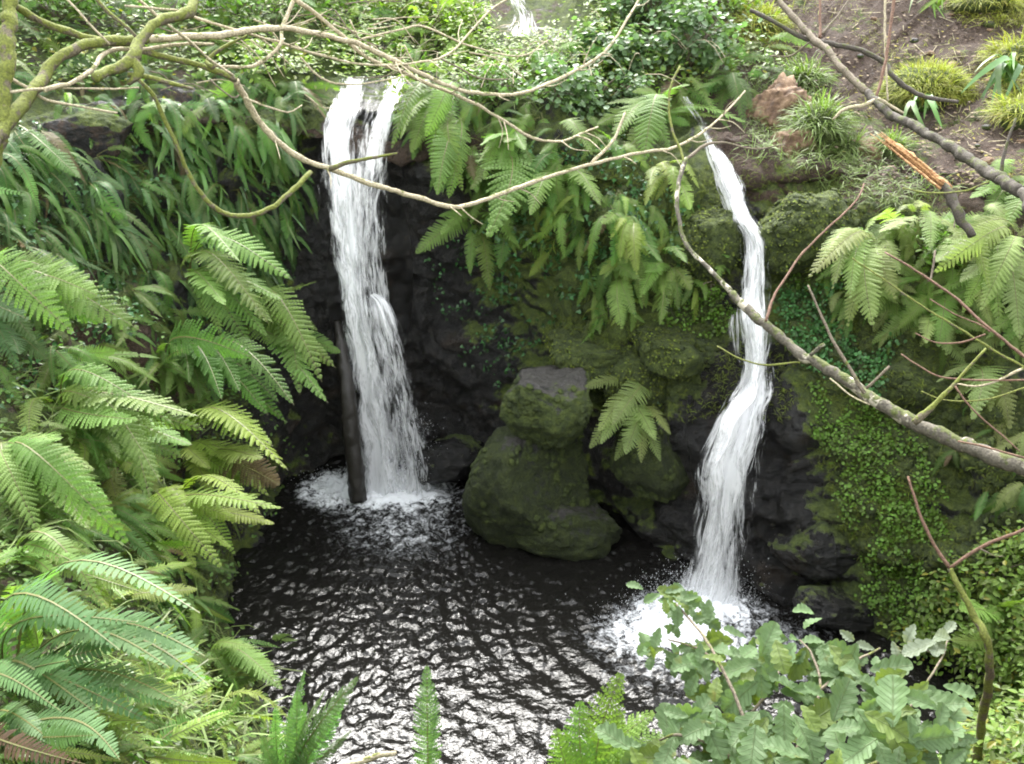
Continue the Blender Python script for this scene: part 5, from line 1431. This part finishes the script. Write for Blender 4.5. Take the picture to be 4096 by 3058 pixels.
def oak_put(x, y, t, Lp, colr, spread=0.6):
    A = at(x + ro.gauss(0, Lp * .35), y + ro.gauss(0, Lp * .3), t + ro.gauss(0, .05))
    L = 0.64 * Lp * t / FPX * ro.uniform(.6, 1.35)
    toc = (CAM - A).normalized()
    n = (ZUP * 0.8 + toc * 0.7 + Vector((ro.gauss(0, .4), ro.gauss(0, .4), ro.gauss(0, .35)))).normalized()
    d = Vector((ro.gauss(0, 1), ro.gauss(-.2, .8), ro.gauss(-.25, .6)))
    d = (d - n * d.dot(n)).normalized()
    xx = d.cross(n)
    mt = Matrix.Identity(4)
    for i in range(3):
        mt[i][0] = xx[i] * L; mt[i][1] = d[i] * L; mt[i][2] = n[i] * L; mt[i][3] = A[i]
    o = bpy.data.objects.new('leaf', ro.choice(OAK)); col.objects.link(o)
    o.parent = oak; o.matrix_parent_inverse = Matrix.Translation(-oak.location); o.matrix_basis = mt
    k = ro.uniform(.8, 1.2) * KL
    o.color = (colr[0] * k, colr[1] * k, colr[2] * k, 1)
for (x, y, t, Lp, n) in clusters:
    for k in range(int(n * 2.2) + 1):
        c = (0.125, 0.205, 0.085) if ro.random() < .8 else (0.14, 0.20, 0.04)
        oak_put(x, y, t, Lp, c)
for (x, y, t, Lp, n) in [(880, 646, 3.05, 36, 2), (945, 640, 2.95, 44, 3), (925, 638, 2.95, 40, 2), (828, 640, 3.1, 28, 1)]:
    for k in range(n): oak_put(x, y, t, Lp, (0.21, 0.25, 0.18))
# fallen twig lying at the frame bottom
tw = link('bare_twig', tube_mesh('bare_twig', [at(300, 775, 3.4), at(345, 766, 3.35), at(375, 757, 3.35), at(395, 752, 3.3)], [0.012, 0.012, 0.011, 0.009], M_pale, 7, 0.08))
tag(tw, 'pale bare twig poking up at the bottom frame edge before the pool', 'twig')

# --- raised moss cushions: on each stone they are a part of that stone
bmc = bmesh.new(); bmesh.ops.create_icosphere(bmc, subdivisions=2, radius=1.0)
CUSH = (np.array([tuple(v.co) for v in bmc.verts]), [np.array([[v.index for v in f.verts] for f in bmc.faces])]); bmc.free()
CUSH[0][:] *= (1 + 0.18 * np.sin(CUSH[0][:, :1] * 5 + CUSH[0][:, 1:2] * 4))
def cushions(name, pts, size, r, parent=None):
    P = np.array([tuple(p) for p, n in pts]); Z = np.array([tuple(n + ZUP * 0.2) for p, n in pts])
    Y = np.array([(r.gauss(0, 1), r.gauss(0, 1), r.gauss(0, 1)) for _ in pts])
    Y = Y - unit(Z) * (Y * unit(Z)).sum(1, keepdims=True)
    m3 = frames(Y, Z)
    S = np.array([[r.uniform(.7, 1.5), r.uniform(.7, 1.5), r.uniform(.30, .55)] for _ in pts]) * np.array([r.uniform(.45, 1.2) * size for _ in pts])[:, None]
    V, F, _o = scatter(CUSH[0], CUSH[1], P, m3 * S[:, None, :])
    return mesh_np(name, V, F, M_cushion)
for o in FUZZ:
    me = o.data
    mw = o.matrix_basis.copy()
    r = random.Random(len(me.vertices) + int(o.location.x * 100))
    pts = []
    rot = mw.to_3x3()
    thin = o.data.materials[0] != M_mossrock
    for v in me.vertices:
        n = rot @ v.normal
        if n.y > 0.5: continue
        q = mw @ v.co
        k = noise.noise(q * 4.0) + 0.5 * noise.noise(q * 11.0)
        if thin:
            if n.z > 0.72 or k < 0.05 or q.z < 0.25: continue
        elif k < -0.25: continue
        if r.random() > 0.30: continue
        pts.append((q, n))
    if not pts: continue
    f = link('moss_cushion', cushions('moss_cushion', pts, 0.030, r))
    f.parent = o; f.matrix_parent_inverse = mw.inverted()
    f['kind'] = 'stuff'
    if thin: continue
    g = link('moss_fur', leafy('moss_fur', [(q, n) for q, n in pts for _ in (0, 1)], ROUND, 0.018, M_mosstuft, r, (0.0, 0.016), 0.5, 0.0, clump=2, spread=0.02))
    g.parent = o; g.matrix_parent_inverse = mw.inverted()
    g['kind'] = 'stuff'
rc = random.Random(17)
pts = [(q[0], q[1]) for q in sample([(540, 180), (720, 190), (720, 330), (700, 400), (560, 400), (520, 300)], 1500, rc, (1.7, -0.15)) + sample([(790, 200), (900, 200), (1030, 300), (1030, 640), (880, 630), (830, 450), (790, 330)], 2400, rc, (1.7, -0.2)) + sample([(230, 80), (315, 85), (300, 150), (250, 160)], 200, rc) + sample([(200, 560), (260, 600), (310, 770), (180, 770)], 500, rc)]
stuff('moss', cushions('moss', pts, 0.036, rc), 'raised cushions of moss swelling from the rock walls')

# --- stones and sticks on the path
rs = random.Random(91)
PATH = [(770, -15), (1035, -15), (1035, 150), (960, 170), (900, 60), (800, 70)]
PEB = [rock_mesh(200 + k, 1, 1, 0.6, M_orange if k % 2 else M_boulder, sub=2) for k in range(4)]
for k, (p, n, x, y) in enumerate(sorted(sample(PATH, 22, rs), key=lambda q: q[3])):
    s = rs.uniform(0.02, 0.06)
    o = link('path_stone', PEB[k % 4])
    o.location = p; o.scale = (s, s, s); o.rotation_euler = (0, 0, rs.uniform(0, 6))
    tag(o, 'small half buried stone on the brown path, %s counting down from the top' % (ORD + ['seventeenth', 'eighteenth', 'nineteenth', 'twentieth', 'twenty-first', 'twenty-second'])[k], 'stone', 'stones on the path')
st = []
V_, F_, base_ = [], [], 0
for (p, n, x, y) in sample(PATH + [(740, 60)], 90, rs):
    a = rs.uniform(0, math.pi); L = rs.uniform(0.05, 0.28); w_ = rs.uniform(0.002, 0.005)
    d = Vector((math.cos(a), math.sin(a), rs.uniform(-.05, .15)))
    d = d - n * d.dot(n) * 0.9
    s_ = d.cross(ZUP).normalized() * w_
    A, B = p + ZUP * 0.012 - d * L / 2, p + ZUP * 0.012 + d * L / 2
    for q in (A, B):
        V_ += [q + s_, q - s_, q + ZUP * w_ * 1.6]
    F_ += [(base_, base_ + 1, base_ + 4, base_ + 3), (base_ + 1, base_ + 2, base_ + 5, base_ + 4), (base_ + 2, base_, base_ + 3, base_ + 5)]
    base_ += 6
stuff('twig_litter', mesh_np('twig_litter', np.array([tuple(v) for v in V_]), np.array(F_), M_pale), 'scattered thin dead twigs on the brown path')
